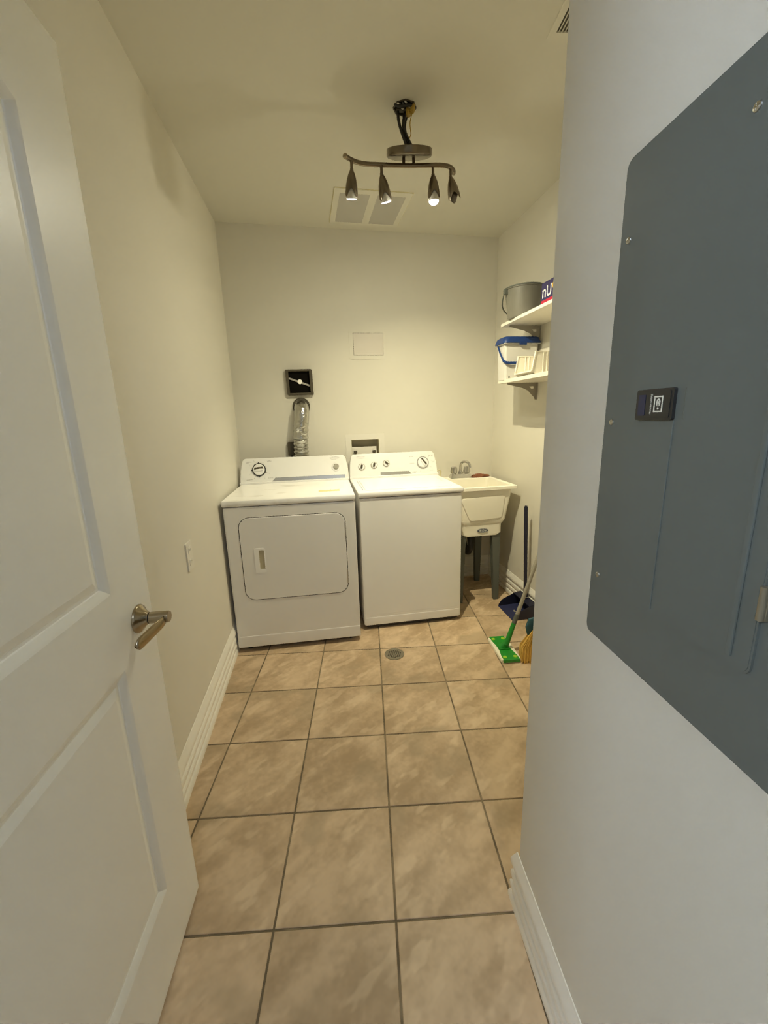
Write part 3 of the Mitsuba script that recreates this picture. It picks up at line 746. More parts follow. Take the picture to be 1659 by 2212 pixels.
# washer outlet box
ok = thing('washer_outlet_box', 'recessed cream outlet box with valve knobs above the washer controls', 'outlet box')
fr_ = sbox(-0.193, 0.98, 0.1035, 1.2285).difference(sbox(-0.1495, 1.01, 0.0615, 1.1885))
put('frame', ext_xz(fr_, -0.003, 0.0008), 'wall_plate', FB, parent=ok, smooth=False)
put('tray', cat(bx(-0.150, 0.062, 0.076, 0.080, 1.0, 1.189), bx(-0.150, -0.147, 0, 0.08, 1.0, 1.189), bx(0.059, 0.062, 0, 0.08, 1.0, 1.189), bx(-0.15, 0.062, 0, 0.08, 1.186, 1.189), bx(-0.15, 0.062, 0, 0.08, 1.0, 1.006)), 'ivory', FB, parent=ok, smooth=False)
put('lip', rbox(-0.147, 0.045, 0.020, 0.030, 1.0, 1.132, 0.002), 'wall_plate', FB, parent=ok)
for vx in (-0.120, 0.024):
    put('valve', cat(rbox(vx - 0.012, vx + 0.012, 0.0, 0.018, 1.090, 1.104, 0.003), cyl((vx, 0.008, 1.05), (vx, 0.008, 1.095), 0.008)), 'dark_brown', FB, parent=ok)
# cover plate on the left wall (FL: x into the room is +)
lk = thing('wall_outlet', 'cream electrical outlet plate low on the left wall by the dryer', 'outlet')
put('plate', ext_yz(rrect(0.783, 0.853, 0.748, 0.868, 0.004), -0.001, 0.0065), 'wall_plate', FL, parent=lk, smooth=False)
for z_ in (0.782, 0.834):
    rk_ = put('receptacle', ext_yz(rrect(0.801, 0.835, z_ - 0.014, z_ + 0.014, 0.006), 0.006, 0.0085), 'wall_plate', FL, parent=lk, smooth=False)
    for dy in (-0.006, 0.006):
        put('slot', bx(0.0082, 0.0088, 0.818 + dy - 0.001, 0.818 + dy + 0.001, z_ - 0.002, z_ + 0.006), 'gap_dark', FL, parent=rk_, smooth=False)

# ------------------------------------------------------------------ ceiling: return vent and corner vent
ck_ = thing('ceiling_vent', 'wide ceiling return vent with two grey grilles beyond the light fixture', 'vent')
x0, x1, y0, y1 = -0.236, 0.214, -0.505, -0.088
fr_ = sbox(x0, y0, x1, y1).difference(sbox(-0.203, -0.462, -0.029, -0.112)).difference(sbox(0.015, -0.462, 0.181, -0.112))
put('frame', tf(ext(fr_, 0.006), frame((0, 0), 0, CH - 0.0055)), 'vent_frame', FB, parent=ck_, smooth=False)
put('edge', tf(ext(sbox(x0 - .003, y0 - .003, x1 + .003, y1 + .003).difference(sbox(x0, y0, x1, y1)), 0.0035), frame((0, 0), 0, CH - 0.003)), 'hose', FB, parent=ck_, smooth=False)
for (a, b) in ((-0.203, -0.029), (0.015, 0.181)):
    gk = put('grille', cat([tf(bx(a, b, -0.005, 0.005, -0.0006, 0.0006), axes((0, yy, CH - 0.003), (1, 0, 0), (0, 0.85, -0.53), (0, 0.53, 0.85))) for yy in np.arange(-0.458, -0.112, 0.0095)] + [bx(a, b, -0.462, -0.112, CH - 0.0010, CH + 0.001)]), 'vent_metal', FB, parent=ck_, smooth=False)
    labels[gk] = {'kind': 'stuff', 'label': 'grey louvred grille'}
nk = thing('air_register', 'small slatted air register in the ceiling beside the near right wall', 'vent')
nx0, nx1, ny0, ny1 = 0.630, 0.86, 0.50, 0.830
put('frame', tf(ext(sbox(nx0, ny0, nx1, ny1).difference(sbox(nx0 + 0.022, ny0 + 0.03, nx1 - 0.022, ny1 - 0.025)), 0.006), frame((0, 0), 0, CH - 0.0055)), 'vent_frame', None, parent=nk, smooth=False)
put('back', bx(nx0 + 0.02, nx1 - 0.02, ny0 + 0.02, ny1 - 0.02, CH - 0.0008, CH + 0.001), 'vent_dark', None, parent=nk, smooth=False)
for i, xx in enumerate(np.arange(nx0 + 0.031, nx1 - 0.026, 0.0105)):
    put('slat', tf(bx(-0.0035, 0.0035, ny0 + 0.028, ny1 - 0.024, -0.0005, 0.0005), axes((xx, 0, CH - 0.0032), (0.8, 0, 0.6), (0, 1, 0), (-0.6, 0, 0.8))), 'vent_frame', None, parent=nk, smooth=False)

# ------------------------------------------------------------------ hanging light fixture
lf = thing('ceiling_light', 'bronze four spot ceiling light hanging from its wires', 'light fixture')
put('junction_box', cat(tf(ext(octa.buffer(0.002).difference(octa.buffer(-0.003)), 0.06), frame((0, 0), 0, CH - 0.003)), tf(ext(octa, 0.003), frame((0, 0), 0, CH + 0.056)), tf(bx(JB[0] - 0.035, JB[0] + 0.035, JB[1] - 0.010, JB[1] + 0.010, CH - 0.012, CH - 0.009), np.eye(4))), 'dark_brown', None, parent=lf, smooth=False)
CC = np.array([0.192, 1.150])
CZ = 2.418
wires = []
for k, (o, r_) in enumerate((((-0.012, 0.0), 0.0062), ((0.006, 0.004), 0.0055), ((0.016, -0.004), 0.0035), ((0.010, -0.010), 0.003))):
    wires.append(tube(spline([(JB[0] + o[0] * 1.6, JB[1] + o[1], CH + 0.04), (JB[0] + o[0] * 1.2 - 0.012, JB[1] + o[1], CH - 0.040), (JB[0] + o[0] * 0.6 - 0.008, JB[1] + o[1] - 0.004, CH - 0.085), (CC[0] - 0.006 + o[0] * 0.7, CC[1] + o[1], CZ + 0.055), (CC[0] + 0.008 + o[0], CC[1] + o[1], CZ + 0.020)], 24), r_, 8))
    put('wire', wires[-1], 'wire_black', None, parent=lf, smooth=60)
put('wire', tube(spline([(JB[0] + 0.020, JB[1] - 0.01, CH + 0.03), (JB[0] + 0.032, JB[1] - 0.016, CH - 0.02), (JB[0] + 0.020, JB[1] - 0.012, CH - 0.07), (JB[0] + 0.022, JB[1] - 0.01, CH - 0.105), (JB[0] + 0.010, JB[1] - 0.008, CH - 0.115)], 22), 0.0018, 7), 'wire_yellow', None, parent=lf, smooth=60, label='thin yellow earth wire')
for (dx, dy, dz, rx) in ((0.026, -0.020, -0.028, 0.35), (0.016, -0.012, -0.036, -0.2)):
    cn = tf(lathe([(0, 0), (0.0105, 0.0), (0.011, 0.006), (0.0075, 0.026), (0.005, 0.031), (0, 0.031)], 14), trimesh.transformations.rotation_matrix(rx, (0, 1, 0)))
    put('wire_connector', tf(cn, frame((JB[0] + dx, JB[1] + dy), 0, CH + dz)), 'wire_yellow', None, parent=lf, smooth=35, label='yellow twist-on connector')
for (a, b, c_, d_) in ((-0.030, -0.016, 0.010, 0.3), (0.004, -0.020, 0.006, -0.4), (-0.006, 0.012, 0.004, 1.1)):
    put('bare_wire', tube(spline([(JB[0] + a - 0.014, JB[1] + b, CH + c_ + 0.02), (JB[0] + a, JB[1] + b - 0.012, CH - 0.006 + c_ * .3), (JB[0] + a + 0.02, JB[1] + b + 0.004, CH - 0.010), (JB[0] + a + 0.022, JB[1] + b + 0.02, CH + 0.02)], 14), 0.0038, 7), 'sticker_white', None, parent=lf, smooth=60, label='pale insulated wire end in the junction box')
put('wire', tube(spline([(JB[0] - 0.036, JB[1] - 0.006, CH + 0.03), (JB[0] - 0.034, JB[1] - 0.022, CH - 0.006), (JB[0] - 0.012, JB[1] - 0.03, CH - 0.014), (JB[0] + 0.016, JB[1] - 0.028, CH - 0.008), (JB[0] + 0.036, JB[1] - 0.012, CH - 0.004), (JB[0] + 0.034, JB[1] + 0.01, CH + 0.03)], 24), 0.006, 8), 'wire_black', None, parent=lf, smooth=60)
put('canopy', lathe([(0, 0.0), (0.082, 0.0), (0.092, 0.003), (0.0955, 0.008), (0.0955, 0.028), (0.093, 0.030), (0.090, 0.028), (0.088, 0.008), (0, 0.006)], 56), 'bronze', frame(CC, 0, CZ) @ trimesh.transformations.rotation_matrix(math.radians(20.5), (1, 0, 0)), parent=lf, smooth=35)
for px_ in (0.170, 0.212):
    put('post', cyl((px_, 1.160, CZ - 0.014), (px_, 1.160, CZ + 0.004), 0.0062, 16), 'bronze', None, parent=lf)
BZ = 2.400
bar_pts = spline([(-0.076, 1.108, BZ + 0.004), (-0.058, 1.124, BZ + 0.002), (-0.020, 1.146, BZ), (0.06, 1.160, BZ), (0.16, 1.168, BZ), (0.25, 1.168, BZ), (0.325, 1.166, BZ), (0.365, 1.176, BZ), (0.392, 1.204, BZ), (0.398, 1.226, BZ)], 60)
put('bar', tube(bar_pts, 0.0088, 14), 'bronze', None, parent=lf, smooth=60)
put('bar_end', trimesh.creation.icosphere(subdivisions=2, radius=0.0105).apply_translation(bar_pts[0]), 'nickel', None, parent=lf, smooth=True)

def shade(open_deg=0):
    """a pointed bell of sheet metal, its rim cut in three scallops"""
    n, k = 48, 16
    V, F = [], []
    for side in (0, 1):
        for i in range(k + 1):
            t = i / k
            for j in range(n):
                a = 2 * math.pi * j / n
                sc = 0.067 + 0.027 * (0.5 + 0.5 * math.cos((a - math.radians(open_deg)) * 3.0))       # rim length: scalloped
                u_ = min(1.0, t * sc / 0.094)
                r = 0.0265 * (1 - (1 - u_) ** 1.9) ** 0.72 - side * 0.0012 + 0.003 * (1 - u_)
                V.append((r * math.cos(a), r * math.sin(a), -t * sc))
    base = (k + 1) * n
    for side in (0, 1):
        for i in range(k):
            for j in range(n):
                q = [side * base + i * n + j, side * base + i * n + (j + 1) % n, side * base + (i + 1) * n + (j + 1) % n, side * base + (i + 1) * n + j]
                F += [[q[0], q[2], q[1]], [q[0], q[3], q[2]]] if not side else [[q[0], q[1], q[2]], [q[0], q[2], q[3]]]
    for j in range(n):
        a, b = k * n + j, k * n + (j + 1) % n
        F += [[a, base + a, base + b], [a, base + b, b]]
    return cat(trimesh.Trimesh(V, F, process=False), lathe([(0, 0.0), (0.006, 0.0), (0.0055, 0.004), (0, 0.006)], 20))

def bulb_body():
    return lathe([(0, -0.030), (0.008, -0.030), (0.014, -0.052), (0.0225, -0.078), (0.0240, -0.086), (0.0240, -0.099), (0.0225, -0.1005), (0, -0.1005)], 32)
# x, y, aim (direction of the bulb), bulb fitted
heads = [(-0.052, 1.124, (-0.06, 0.30, -1.0), True, -30), (0.074, 1.158, (0.20, 0.30, -1.0), True, -30), (0.296, 1.166, (0.04, 0.02, -1.0), True, -30), (0.376, 1.184, (0.22, 0.02, -1.0), False, -38)]
for i, (hx, hy, aim, lit, rot) in enumerate(heads):
    hk = numbered(lf + '__spot_head')
    zt = BZ - 0.036
    put('stem', cat(cyl((hx, hy, BZ - 0.040), (hx, hy, BZ - 0.004), 0.0058, 14), trimesh.creation.icosphere(subdivisions=2, radius=0.0075).apply_translation((hx, hy, zt))), 'bronze', None, parent=hk, smooth=50)
    zz = -np.array(aim) / np.linalg.norm(aim)
    xx = np.cross((0, 1, 0), zz); xx /= np.linalg.norm(xx)
    Mh = axes((hx, hy, zt + 0.002), xx, np.cross(zz, xx), zz)
    put('shade', shade(rot), 'bronze', Mh, parent=hk, smooth=40)
    if lit:
        put('bulb', bulb_body(), 'bulb_body', Mh, parent=hk, smooth=40)
        lens = lathe([(0, -0.1150), (0.0090, -0.1138), (0.0160, -0.1095), (0.0200, -0.1045), (0.0215, -0.1012), (0, -0.1012)], 32) if i == 2 else lathe([(0, -0.1018), (0.0205, -0.1016), (0.0212, -0.1010), (0, -0.1010)], 32)
        put('lens', lens, 'sticker_white', Mh, parent=hk, smooth=40, label='glowing bulb face', emitter={'type': 'area', 'radiance': {'type': 'rgb', 'value': [c * (0.3, 1.0, 1.6)[i] for c in FACE]}})
        o_ = Mh @ [0, 0, -0.1165, 1]
        if i == 2:
            scene[hk + '_light'] = {'type': 'spot', 'to_world': T4().look_at(origin=o_[:3].tolist(), target=(o_[:3] + np.array([0.11, 0.40, -1.0])).tolist(), up=[0.3, 1, 0]),
                                'intensity': {'type': 'rgb', 'value': SPOT}, 'cutoff_angle': 60.0, 'beam_width': 5.0}

# unseen hall lamps behind the camera, placed to light the near wall and door
hs_ = thing('unseen_standing_lamp', 'unseen white globe lamp on a black stand in the hall, placed to light the near right wall', 'lamp')
lx, ly = -1.10, -1.22
put('base', lathe([(0, 0), (0.13, 0), (0.13, 0.015), (0.02, 0.03), (0, 0.03)], 32), 'print_black', frame((lx, ly), 0, -0.0026), parent=hs_)
put('pole', cyl((lx, ly, 0.02), (lx, ly, 1.80), 0.012, 14), 'print_black', None, parent=hs_)
put('globe', trimesh.creation.icosphere(subdivisions=3, radius=0.13).apply_translation((lx, ly, 1.92)), 'sticker_white', None, parent=hs_, smooth=True, emitter={'type': 'area', 'radiance': {'type': 'rgb', 'value': UNSEEN_HALL_LEFT}})
hl_ = thing('unseen_hall_lamp', 'unseen white globe lamp hanging from the hall ceiling, placed to light the door and machine fronts', 'lamp')
lx, ly = 0.22, -1.65
put('cord', cyl((lx, ly, 2.40), (lx, ly, CH), 0.005, 10), 'print_black', None, parent=hl_)
put('globe', trimesh.creation.icosphere(subdivisions=3, radius=0.13).apply_translation((lx, ly, 2.30)), 'sticker_white', None, parent=hl_, smooth=True, emitter={'type': 'area', 'radiance': {'type': 'rgb', 'value': UNSEEN_HALL_PENDANT}})

# ------------------------------------------------------------------ shelves in the alcove (FR_: x = distance into the wall, y along it)
def bracket(zt, par, depth=0.20):
    p = Polygon([(0.001, zt), (-depth, zt), (-depth, zt - 0.008), (-0.10, zt - 0.030), (-0.062, zt - 0.046), (-0.030, zt - 0.078), (-0.015, zt - 0.090), (-0.012, zt - 0.102), (0.001, zt - 0.102)])
    p = p.difference(Polygon([(-0.022, zt - 0.022), (-0.052, zt - 0.022), (-0.040, zt - 0.036), (-0.022, zt - 0.036)]))
    return p
for zt, lab, ends in ((1.872, 'upper white wall shelf holding the grey bucket', (0.35, 1.862)), (1.536, 'lower white wall shelf holding the blue lidded pail', (0.35, 1.880))):
    sk = thing('wall_shelf', lab, 'shelf', 'shelves beside the sink')
    labels[sk].pop('group')
    put('board', rbox(-0.228, 0.001, ends[0], ends[1], zt, zt + 0.018, 0.002), 'shelf_white', FR_, parent=sk, smooth=30)
    for by in (1.80, 0.95):
        kb = numbered(sk + '__bracket')
        put('arm', ext_xz(bracket(zt, sk), by, by + 0.004), 'bracket_grey', FR_, parent=kb, smooth=False)
        put('flange', bx(-0.003, 0.0005, by - 0.012, by + 0.016, zt - 0.105, zt), 'bracket_grey', FR_, parent=kb, smooth=False)
    if zt < 1.7:
        put('edge_strip', rbox(-0.2325, -0.2275, ends[0], 1.775, zt - 0.002, zt + 0.020, 0.001), 'tray_cream', FR_, parent=sk)
ST, SB = 1.890, 1.554
# bucket
bu = thing('bucket', 'grey plastic bucket with folded wire handle on the upper shelf', 'bucket')
BC = (-0.158, 1.713)
bt, bb_, bh = 0.110, 0.089, 0.163
put('shell', lathe([(0, 0.0), (bb_ - 0.006, 0.0), (bb_, 0.008), (bb_ + (bt - bb_) * 0.93, bh * 0.93), (bt + 0.003, bh * 0.935), (bt + 0.004, bh - 0.002), (bt, bh), (bt - 0.004, bh - 0.003), (bb_ - 0.003, 0.008), (0, 0.006)], 56), 'bucket_grey', FR_ @ frame(BC, 0, ST), parent=bu, smooth=35)
put('rim', lathe([(bt, bh - 0.006), (bt + 0.006, bh - 0.006), (bt + 0.007, bh - 0.001), (bt, bh + 0.002), (bt, bh - 0.006)], 56), 'leg_grey', FR_ @ frame(BC, 0, ST), parent=bu, smooth=35)
a_ = np.linspace(math.pi, 0.0, 22)
hp = [( (bt + 0.012) * math.cos(t), (bt + 0.014) * math.sin(t) * (1 if abs(math.sin(t)) < 0.2 else 1), bh - 0.022 - 0.095 * abs(math.sin(t)) ** 0.8) for t in a_]
put('handle', tube(np.array(hp), 0.0035, 8), 'leg_grey', FR_ @ frame(BC, 0, ST), parent=bu, smooth=60)
for t in (math.pi, 0):
    put('lug', rbox(-0.012, 0.012, -0.010, 0.010, bh - 0.036, bh - 0.008, 0.004), 'leg_grey', FR_ @ frame(BC, 0, ST) @ frame(((bt + 0.006) * math.cos(t), 0)), parent=bu)
# detergent box
de = thing('detergent_box', 'purple and red detergent box beside the bucket on the upper shelf', 'box')
dx_, dy0, dy1, dz1 = -0.185, 1.20, 1.478, ST + 0.118
put('carton', rbox(dx_, dx_ + 0.15, dy0, dy1, ST, dz1, 0.002), 'box_purple', FR_, parent=de)
put('red_band', bx(dx_ - 0.0006, dx_ + 0.002, dy0 + 0.001, dy1 - 0.001, ST + 0.001, ST + 0.032), 'box_red', FR_, parent=de, smooth=False)
tx = meshkit.text_mesh('nU', 0.050, 0.0006, bold=True)
tx.apply_translation([-tx.bounds[0][0], 0, 0])
put('lettering', tf(tx, axes((dx_ - 0.0003, dy1 - 0.012, ST + 0.045), (0, -1, 0), (0, 0, 1), (-1, 0, 0))), 'sticker_white', FR_, parent=de, smooth=False)
put('sun_mark', ext_yz(Point(dy1 - 0.118, ST + 0.083).buffer(0.016), dx_ - 0.0009, dx_), 'box_yellow', FR_, parent=de, smooth=False)
# white pail with a blue lid
def bin_rings(x0, x1, y0, y1, z0, z1, tap, wall=0.003, r=0.02):
    o = [rr3(x0 + tap, x1 - tap, y0 + tap, y1 - tap, r, z0), rr3(x0, x1, y0, y1, r, z1)]
    i = [rr3(x0 + wall, x1 - wall, y0 + wall, y1 - wall, r - wall, z1), rr3(x0 + tap + wall, x1 - tap - wall, y0 + tap + wall, y1 - tap - wall, r - wall, z0 + wall)]
    m = loft(o + i)
    m.fix_normals()
    return m
tb = thing('lidded_pail', 'white plastic pail with blue lid and hanging blue bail on the lower shelf', 'pail')
put('shell', bin_rings(-0.236, -0.018, 1.772, 1.888, SB, SB + 0.214, 0.006, r=0.014), 'bin_white', FR_, parent=tb, smooth=40)
lid = [rr3(-0.252, -0.008, 1.752, 1.902, 0.026, SB + 0.212), rr3(-0.253, -0.007, 1.751, 1.903, 0.026, SB + 0.218), rr3(-0.244, -0.016, 1.760, 1.894, 0.028, SB + 0.245), rr3(-0.236, -0.026, 1.768, 1.886, 0.026, SB + 0.250)]
lm = loft(lid); lm.fix_normals()
put('lid', lm, 'blue_plastic', FR_, parent=tb, smooth=40)
put('lid_lip', cat(rbox(-0.247, -0.012, 1.757, 1.772, SB + 0.207, SB + 0.2125, 0.002), rbox(-0.247, -0.236, 1.757, 1.897, SB + 0.207, SB + 0.2125, 0.002)), 'bin_white', FR_, parent=tb)
put('clasp', rbox(-0.152, -0.108, 1.748, 1.760, SB + 0.200, SB + 0.218, 0.002), 'blue_plastic', FR_, parent=tb)
bp_ = np.array([(-0.244, 1.860, SB + 0.208), (-0.243, 1.830, SB + 0.165), (-0.240, 1.785, SB + 0.112), (-0.232, 1.764, SB + 0.100), (-0.215, 1.760, SB + 0.097), (-0.12, 1.760, SB + 0.097), (-0.040, 1.760, SB + 0.097), (-0.020, 1.764, SB + 0.100), (-0.012, 1.785, SB + 0.112), (-0.010, 1.83, SB + 0.165), (-0.010, 1.860, SB + 0.208)])
put('bail', cat([hullpts(np.vstack([_S * [0.0045, 0.0045, 0.0085] + bp_[i], _S * [0.0045, 0.0045, 0.0085] + bp_[i + 1]])) for i in range(len(bp_) - 1)]), 'blue_plastic', FR_, parent=tb, smooth=35)
put('plug', tf(lathe([(0, 0), (0.005, 0), (0.005, 0.003), (0, 0.003)], 14), axes((-0.203, 1.7785, SB + 0.016), (1, 0, 0), (0, 0, 1), (0, -1, 0))), 'print_black', FR_, parent=tb)
# cream stacking tray
tr = thing('stacking_tray', 'cream open sided plastic tray on the lower shelf in front of the white pail', 'tray')
ty0, ty1, tx0, tx1, tht = 1.445, 1.640, -0.236, -0.075, 0.118
prof = Polygon([(tx0 + 0.030, SB + 0.001), (tx0, SB + 0.016), (tx0 + 0.001, SB + 0.022), (tx0 + 0.018, SB + tht), (tx1, SB + tht), (tx1, SB + 0.001)])
for yy in (ty0, ty1 - 0.003):
    ek = put('end', ext_xz(prof, yy, yy + 0.003), 'tray_cream', FR_, parent=tr, smooth=False)
    put('rim', cat(rbox(tx0 + 0.014, tx1, yy - 0.003, yy + 0.006, SB + tht - 0.004, SB + tht + 0.001, 0.0015), hullpts([(tx0 + a + d, yy + e, SB + z) for a, z in ((0.0, 0.020), (0.017, tht)) for d in (0, 0.005) for e in (-0.003, 0.006)])), 'tray_cream', FR_, parent=ek)
    for xx in (-0.150, -0.172):
        put('rib', rbox(xx - 0.0025, xx + 0.0025, yy - 0.0035, yy + 0.001, SB + 0.003, SB + tht - 0.003, 0.001), 'tray_cream', FR_, parent=ek)
put('base', cat(bx(tx0 + 0.030, tx1, ty0, ty1, SB + 0.0005, SB + 0.004), hullpts([(tx0 + 0.030, y, SB + 0.0005) for y in (ty0, ty1)] + [(tx0 + 0.032, y, SB + 0.004) for y in (ty0, ty1)] + [(tx0, y, SB + 0.016) for y in (ty0, ty1)] + [(tx0 + 0.003, y, SB + 0.018) for y in (ty0, ty1)])), 'tray_cream', FR_, parent=tr, smooth=False)
put('lip', rbox(tx0 - 0.004, tx0 + 0.003, ty0, ty1, SB + 0.014, SB + 0.022, 0.002), 'tray_cream', FR_, parent=tr)
put('back', bx(tx1 - 0.003, tx1, ty0, ty1, SB + 0.001, SB + tht), 'tray_cream', FR_, parent=tr, smooth=False)

# ------------------------------------------------------------------ floor drain
dn = thing('floor_drain', 'round bronze floor drain set in a tile in front of the washer', 'drain')
dplate = Point(0, 0).buffer(0.056, quad_segs=12)
holes_ = []
for i in range(-3, 4):
    for j in range(-3, 4):
        x_, y_ = (i + 0.5 * (j % 2)) * 0.0125, j * 0.0108
        if math.hypot(x_, y_) < 0.038:
            holes_.append(Point(x_, y_).buffer(0.0040, quad_segs=3))
dplate = dplate.difference(shapely.union_all(holes_))
put('grate', tf(ext(dplate, 0.0035), frame(DRAIN, 15, -0.0020)), 'drain_metal', None, parent=dn, smooth=False)
put('ring', lathe([(0.047, 0.0012), (0.0568, 0.0010), (0.0568, 0.0022), (0.052, 0.0030), (0.048, 0.0024), (0.047, 0.0012)], 44), 'drain_metal', frame(DRAIN), parent=dn, smooth=40)
put('well', lathe([(0, -0.0024), (0.056, -0.0024), (0.056, -0.0020), (0, -0.0020)], 32), 'print_black', frame(DRAIN), parent=dn, smooth=False)

# ------------------------------------------------------------------ flat mop, dustpan, broom
mp = thing('floor_mop', 'green flat floor mop with grey pole leaning to the right wall', 'mop')
FM = frame((0.722, 1.252), 2.5)
hx_, hy_ = 0.046, 0.122
pad = rrect(-hx_ - 0.010, hx_ + 0.010, -hy_ + 0.004, hy_ - 0.004, 0.010)
put('cloth', cat(tf(ext(pad, 0.008), frame((0, 0), 0, 0.0006)), rbox(-hx_ - 0.011, -hx_ + 0.012, -hy_ + 0.006, hy_ - 0.006, 0.001, 0.021, 0.005), rbox(hx_ - 0.012, hx_ + 0.011, -hy_ + 0.006, hy_ - 0.006, 0.001, 0.021, 0.005)), 'mop_cloth', FM, parent=mp, smooth=35)
waist = []
for y_ in np.linspace(-hy_, hy_, 25):
    waist.append(hx_ - 0.013 * math.exp(-(y_ / 0.055) ** 2))
ys = np.linspace(-hy_, hy_, 25)
plate_ = Polygon([(w_, y_) for w_, y_ in zip(waist, ys)] + [(-w_, y_) for w_, y_ in zip(waist[::-1], ys[::-1])])
put('head', cat(tf(ext(plate_, 0.013), frame((0, 0), 0, 0.009)), rbox(-hx_ - 0.001, hx_ + 0.001, -hy_ - 0.002, -hy_ + 0.014, 0.004, 0.024, 0.005), rbox(-hx_ - 0.001, hx_ + 0.001, hy_ - 0.014, hy_ + 0.002, 0.004, 0.024, 0.005)), 'green', FM, parent=mp, smooth=35)
for sx in (-1, 1):
    for sy_ in (-1, 1):
        put('gripper', tf(lathe([(0, 0), (0.012, 0), (0.011, 0.003), (0, 0.004)], 18), frame((sx * 0.030, sy_ * 0.094), 0, 0.0215)), 'lime', FM, parent=mp, label='lime green cloth gripper')
for y_ in (-0.062, 0.062):
    put('mark', tf(rbox(-0.003, 0.003, -0.010, 0.010, 0.0212, 0.0235, 0.001), trimesh.transformations.rotation_matrix(0.4, (0, 0, 1))), 'lime', FM, parent=mp)
p0 = np.array([0.728, 1.246, 0.030])
pd = np.array([0.1745, 0.050, 0.485]); pd /= np.linalg.norm(pd)
put('joint', cat(hullpts(np.vstack([_S * 0.016 + [-0.016, 0, 0.026], _S * 0.016 + [0.016, 0, 0.026], _S * 0.012 + [0.006, 0, 0.05]])), rbox(-0.030, 0.030, -0.024, 0.024, 0.020, 0.030, 0.004)), 'green', FM, parent=mp, smooth=40)
put('socket', tube(np.array([p0 + pd * t for t in (0.015, 0.05, 0.10, 0.155)]), np.array([0.016, 0.0145, 0.0135, 0.0125]), 16), 'green', None, parent=mp, smooth=50)
put('ferrule', tube(np.array([p0 + pd * t for t in (0.150, 0.17, 0.19, 0.206)]), 0.0128, 16), 'leg_grey', None, parent=mp, smooth=50)
put('pole', tube(np.array([p0 + pd * t for t in np.linspace(0.20, 1.095, 8)]), 0.0108, 16), 'pole_grey', None, parent=mp, smooth=50)
put('grip', tube(np.array([p0 + pd * t for t in (0.96, 1.00, 1.07, 1.10)]), np.array([0.012, 0.0135, 0.0135, 0.011]), 16), 'green', None, parent=mp, smooth=50)

# dustpan: FR_ frame, opening toward the room
dp = thing('dustpan', 'navy upright dustpan with long handle standing by the right wall', 'dustpan')
xa, xb, ya, yb = -0.186, -0.022, 1.622, 1.842
pan_in = [(xa, 0.002), (xb, 0.012), (xb, 0.098)]
put('floor_plate', hullpts([(xa, y, z) for y in (ya, yb) for z in (0.0005, 0.003)] + [(xb, y, z) for y in (ya + 0.01, yb - 0.01) for z in (0.010, 0.015)]), 'navy_pan', FR_, parent=dp, smooth=False)
for y_, sg in ((ya, 1), (yb, -1)):
    prof_ = Polygon([(xa, 0.001), (xb, 0.006), (xb, 0.100), (xb - 0.05, 0.090), (xa + 0.030, 0.052), (xa + 0.004, 0.020)])
    put('side', ext_xz(prof_, y_ - 0.0018, y_ + 0.0018), 'navy', FR_, parent=dp, smooth=False)
put('back', hullpts([(xb - 0.002, y, 0.004) for y in (ya, yb)] + [(xb + 0.003, y, 0.004) for y in (ya, yb)] + [(xb - 0.002, y, 0.104) for y in (ya, yb)] + [(xb + 0.003, y, 0.104) for y in (ya, yb)]), 'navy', FR_, parent=dp, smooth=False)
put('hood', hullpts([(xb - 0.05, y, 0.090) for y in (ya, yb)] + [(xb + 0.003, y, 0.104) for y in (ya, yb)] + [(xb - 0.05, y, 0.093) for y in (ya, yb)] + [(xb + 0.003, y, 0.101) for y in (ya, yb)]), 'navy', FR_, parent=dp, smooth=False)
put('emblem', tf(ext(affinity.rotate(oval(0.026, 0.019), 0), 0.0008), axes((-0.098, 1.735, 0.0085), (1, 0, 0.06), (0, 1, 0), (-0.06, 0, 1))), 'pan_grey', FR_, parent=dp, smooth=False, label='pale oval emblem')
h0 = np.array([-0.040, 1.735, 0.100]); h1 = np.array([-0.062, 1.748, 0.752])
put('handle', tube(np.array([h0 + (h1 - h0) * t for t in (0, .2, .5, .8, .98, 1.0)]), np.array([.0125, .0118, .0118, .0125, .0125, .008]), 14), 'navy', FR_, parent=dp, smooth=50)
put('socket', tube(np.array([h0 + (h1 - h0) * t for t in (-0.06, 0, .04, .07)]), np.array([.022, .020, .016, .014]), 16), 'navy', FR_, parent=dp, smooth=50)
put('ring', tf(lathe([(0.016, 0), (0.0215, 0), (0.0215, 0.003), (0.016, 0.003), (0.016, 0)], 20), frame(h0[:2], 0, 0.108)), 'bracket_grey', FR_, parent=dp)

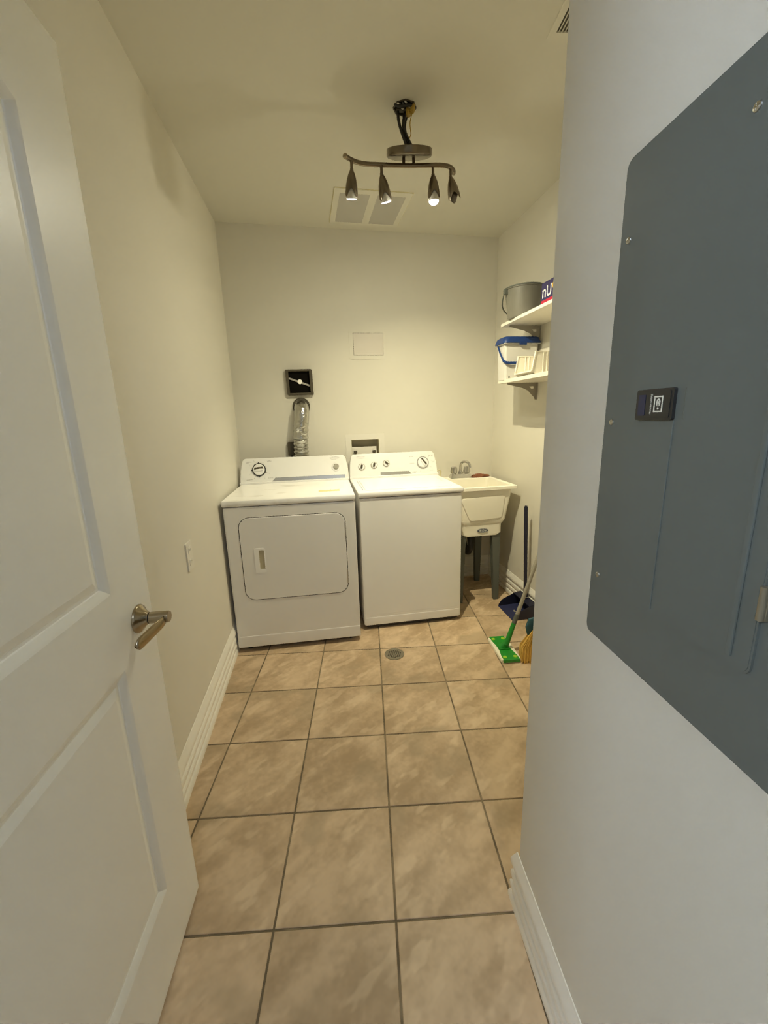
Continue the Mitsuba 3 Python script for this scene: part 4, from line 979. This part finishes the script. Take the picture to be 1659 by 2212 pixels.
# broom half hidden behind the near wall
br = thing('hand_broom', 'yellow bristle broom with navy and teal head at the corner of the near wall', 'broom')
random.seed(11)
bc = np.array([0.850, 1.150])
lean = np.array([0.10, 0.035, 0.0])
strands = []
tops, bots = [], []
for i in range(260):
    a, b = random.uniform(-1, 1), random.uniform(-1, 1)
    bot = np.array([bc[0] - 0.010 + a * 0.062 + 0.004 * b, bc[1] + b * 0.034, 0.001 + 0.010 * abs(a) * random.random()])
    top_ = np.array([bc[0] + 0.020 + a * 0.024, bc[1] + 0.02 + b * 0.014, 0.165 + random.uniform(-0.008, 0.008)])
    mid = (bot + top_) / 2 + np.array([-0.010 + 0.016 * a, 0, 0])
    strands.append(tube(np.array([bot, mid, top_]), np.array([0.0014, 0.0022, 0.0018]), 4))
bk_ = put('bristles', cat(strands), 'bristle', None, parent=br, smooth=60)
labels[bk_] = {'kind': 'stuff', 'label': 'yellow straw bristles'}
core = hullpts([(bc[0] - 0.010 + a * 0.052, bc[1] + b * 0.026, 0.012) for a in (-1, 1) for b in (-1, 1)] + [(bc[0] + 0.020 + a * 0.020, bc[1] + 0.02 + b * 0.010, 0.160) for a in (-1, 1) for b in (-1, 1)])
put('bristle_core', core, 'bristle', None, parent=br, smooth=False)
put('ferrule', hullpts(np.vstack([_S * 0.010 + p for p in ((0.852, 1.125, 0.105), (0.885, 1.125, 0.105), (0.862, 1.14, 0.205), (0.902, 1.14, 0.205), (0.862, 1.165, 0.15), (0.892, 1.165, 0.15))])), 'navy', None, parent=br, smooth=40)
put('cap', hullpts(np.vstack([_S * 0.010 + p for p in ((0.832, 1.178, 0.150), (0.822, 1.178, 0.190), (0.838, 1.185, 0.228), (0.870, 1.185, 0.236), (0.888, 1.185, 0.20), (0.860, 1.178, 0.160))])), 'teal', None, parent=br, smooth=40)
pq0 = np.array([0.872, 1.180, 0.215]); pq1 = np.array([1.105, 1.215, 0.98])
put('pole', tube(np.array([pq0 + (pq1 - pq0) * t for t in np.linspace(0, 1, 6)]), 0.0105, 14), 'navy', None, parent=br, smooth=50)
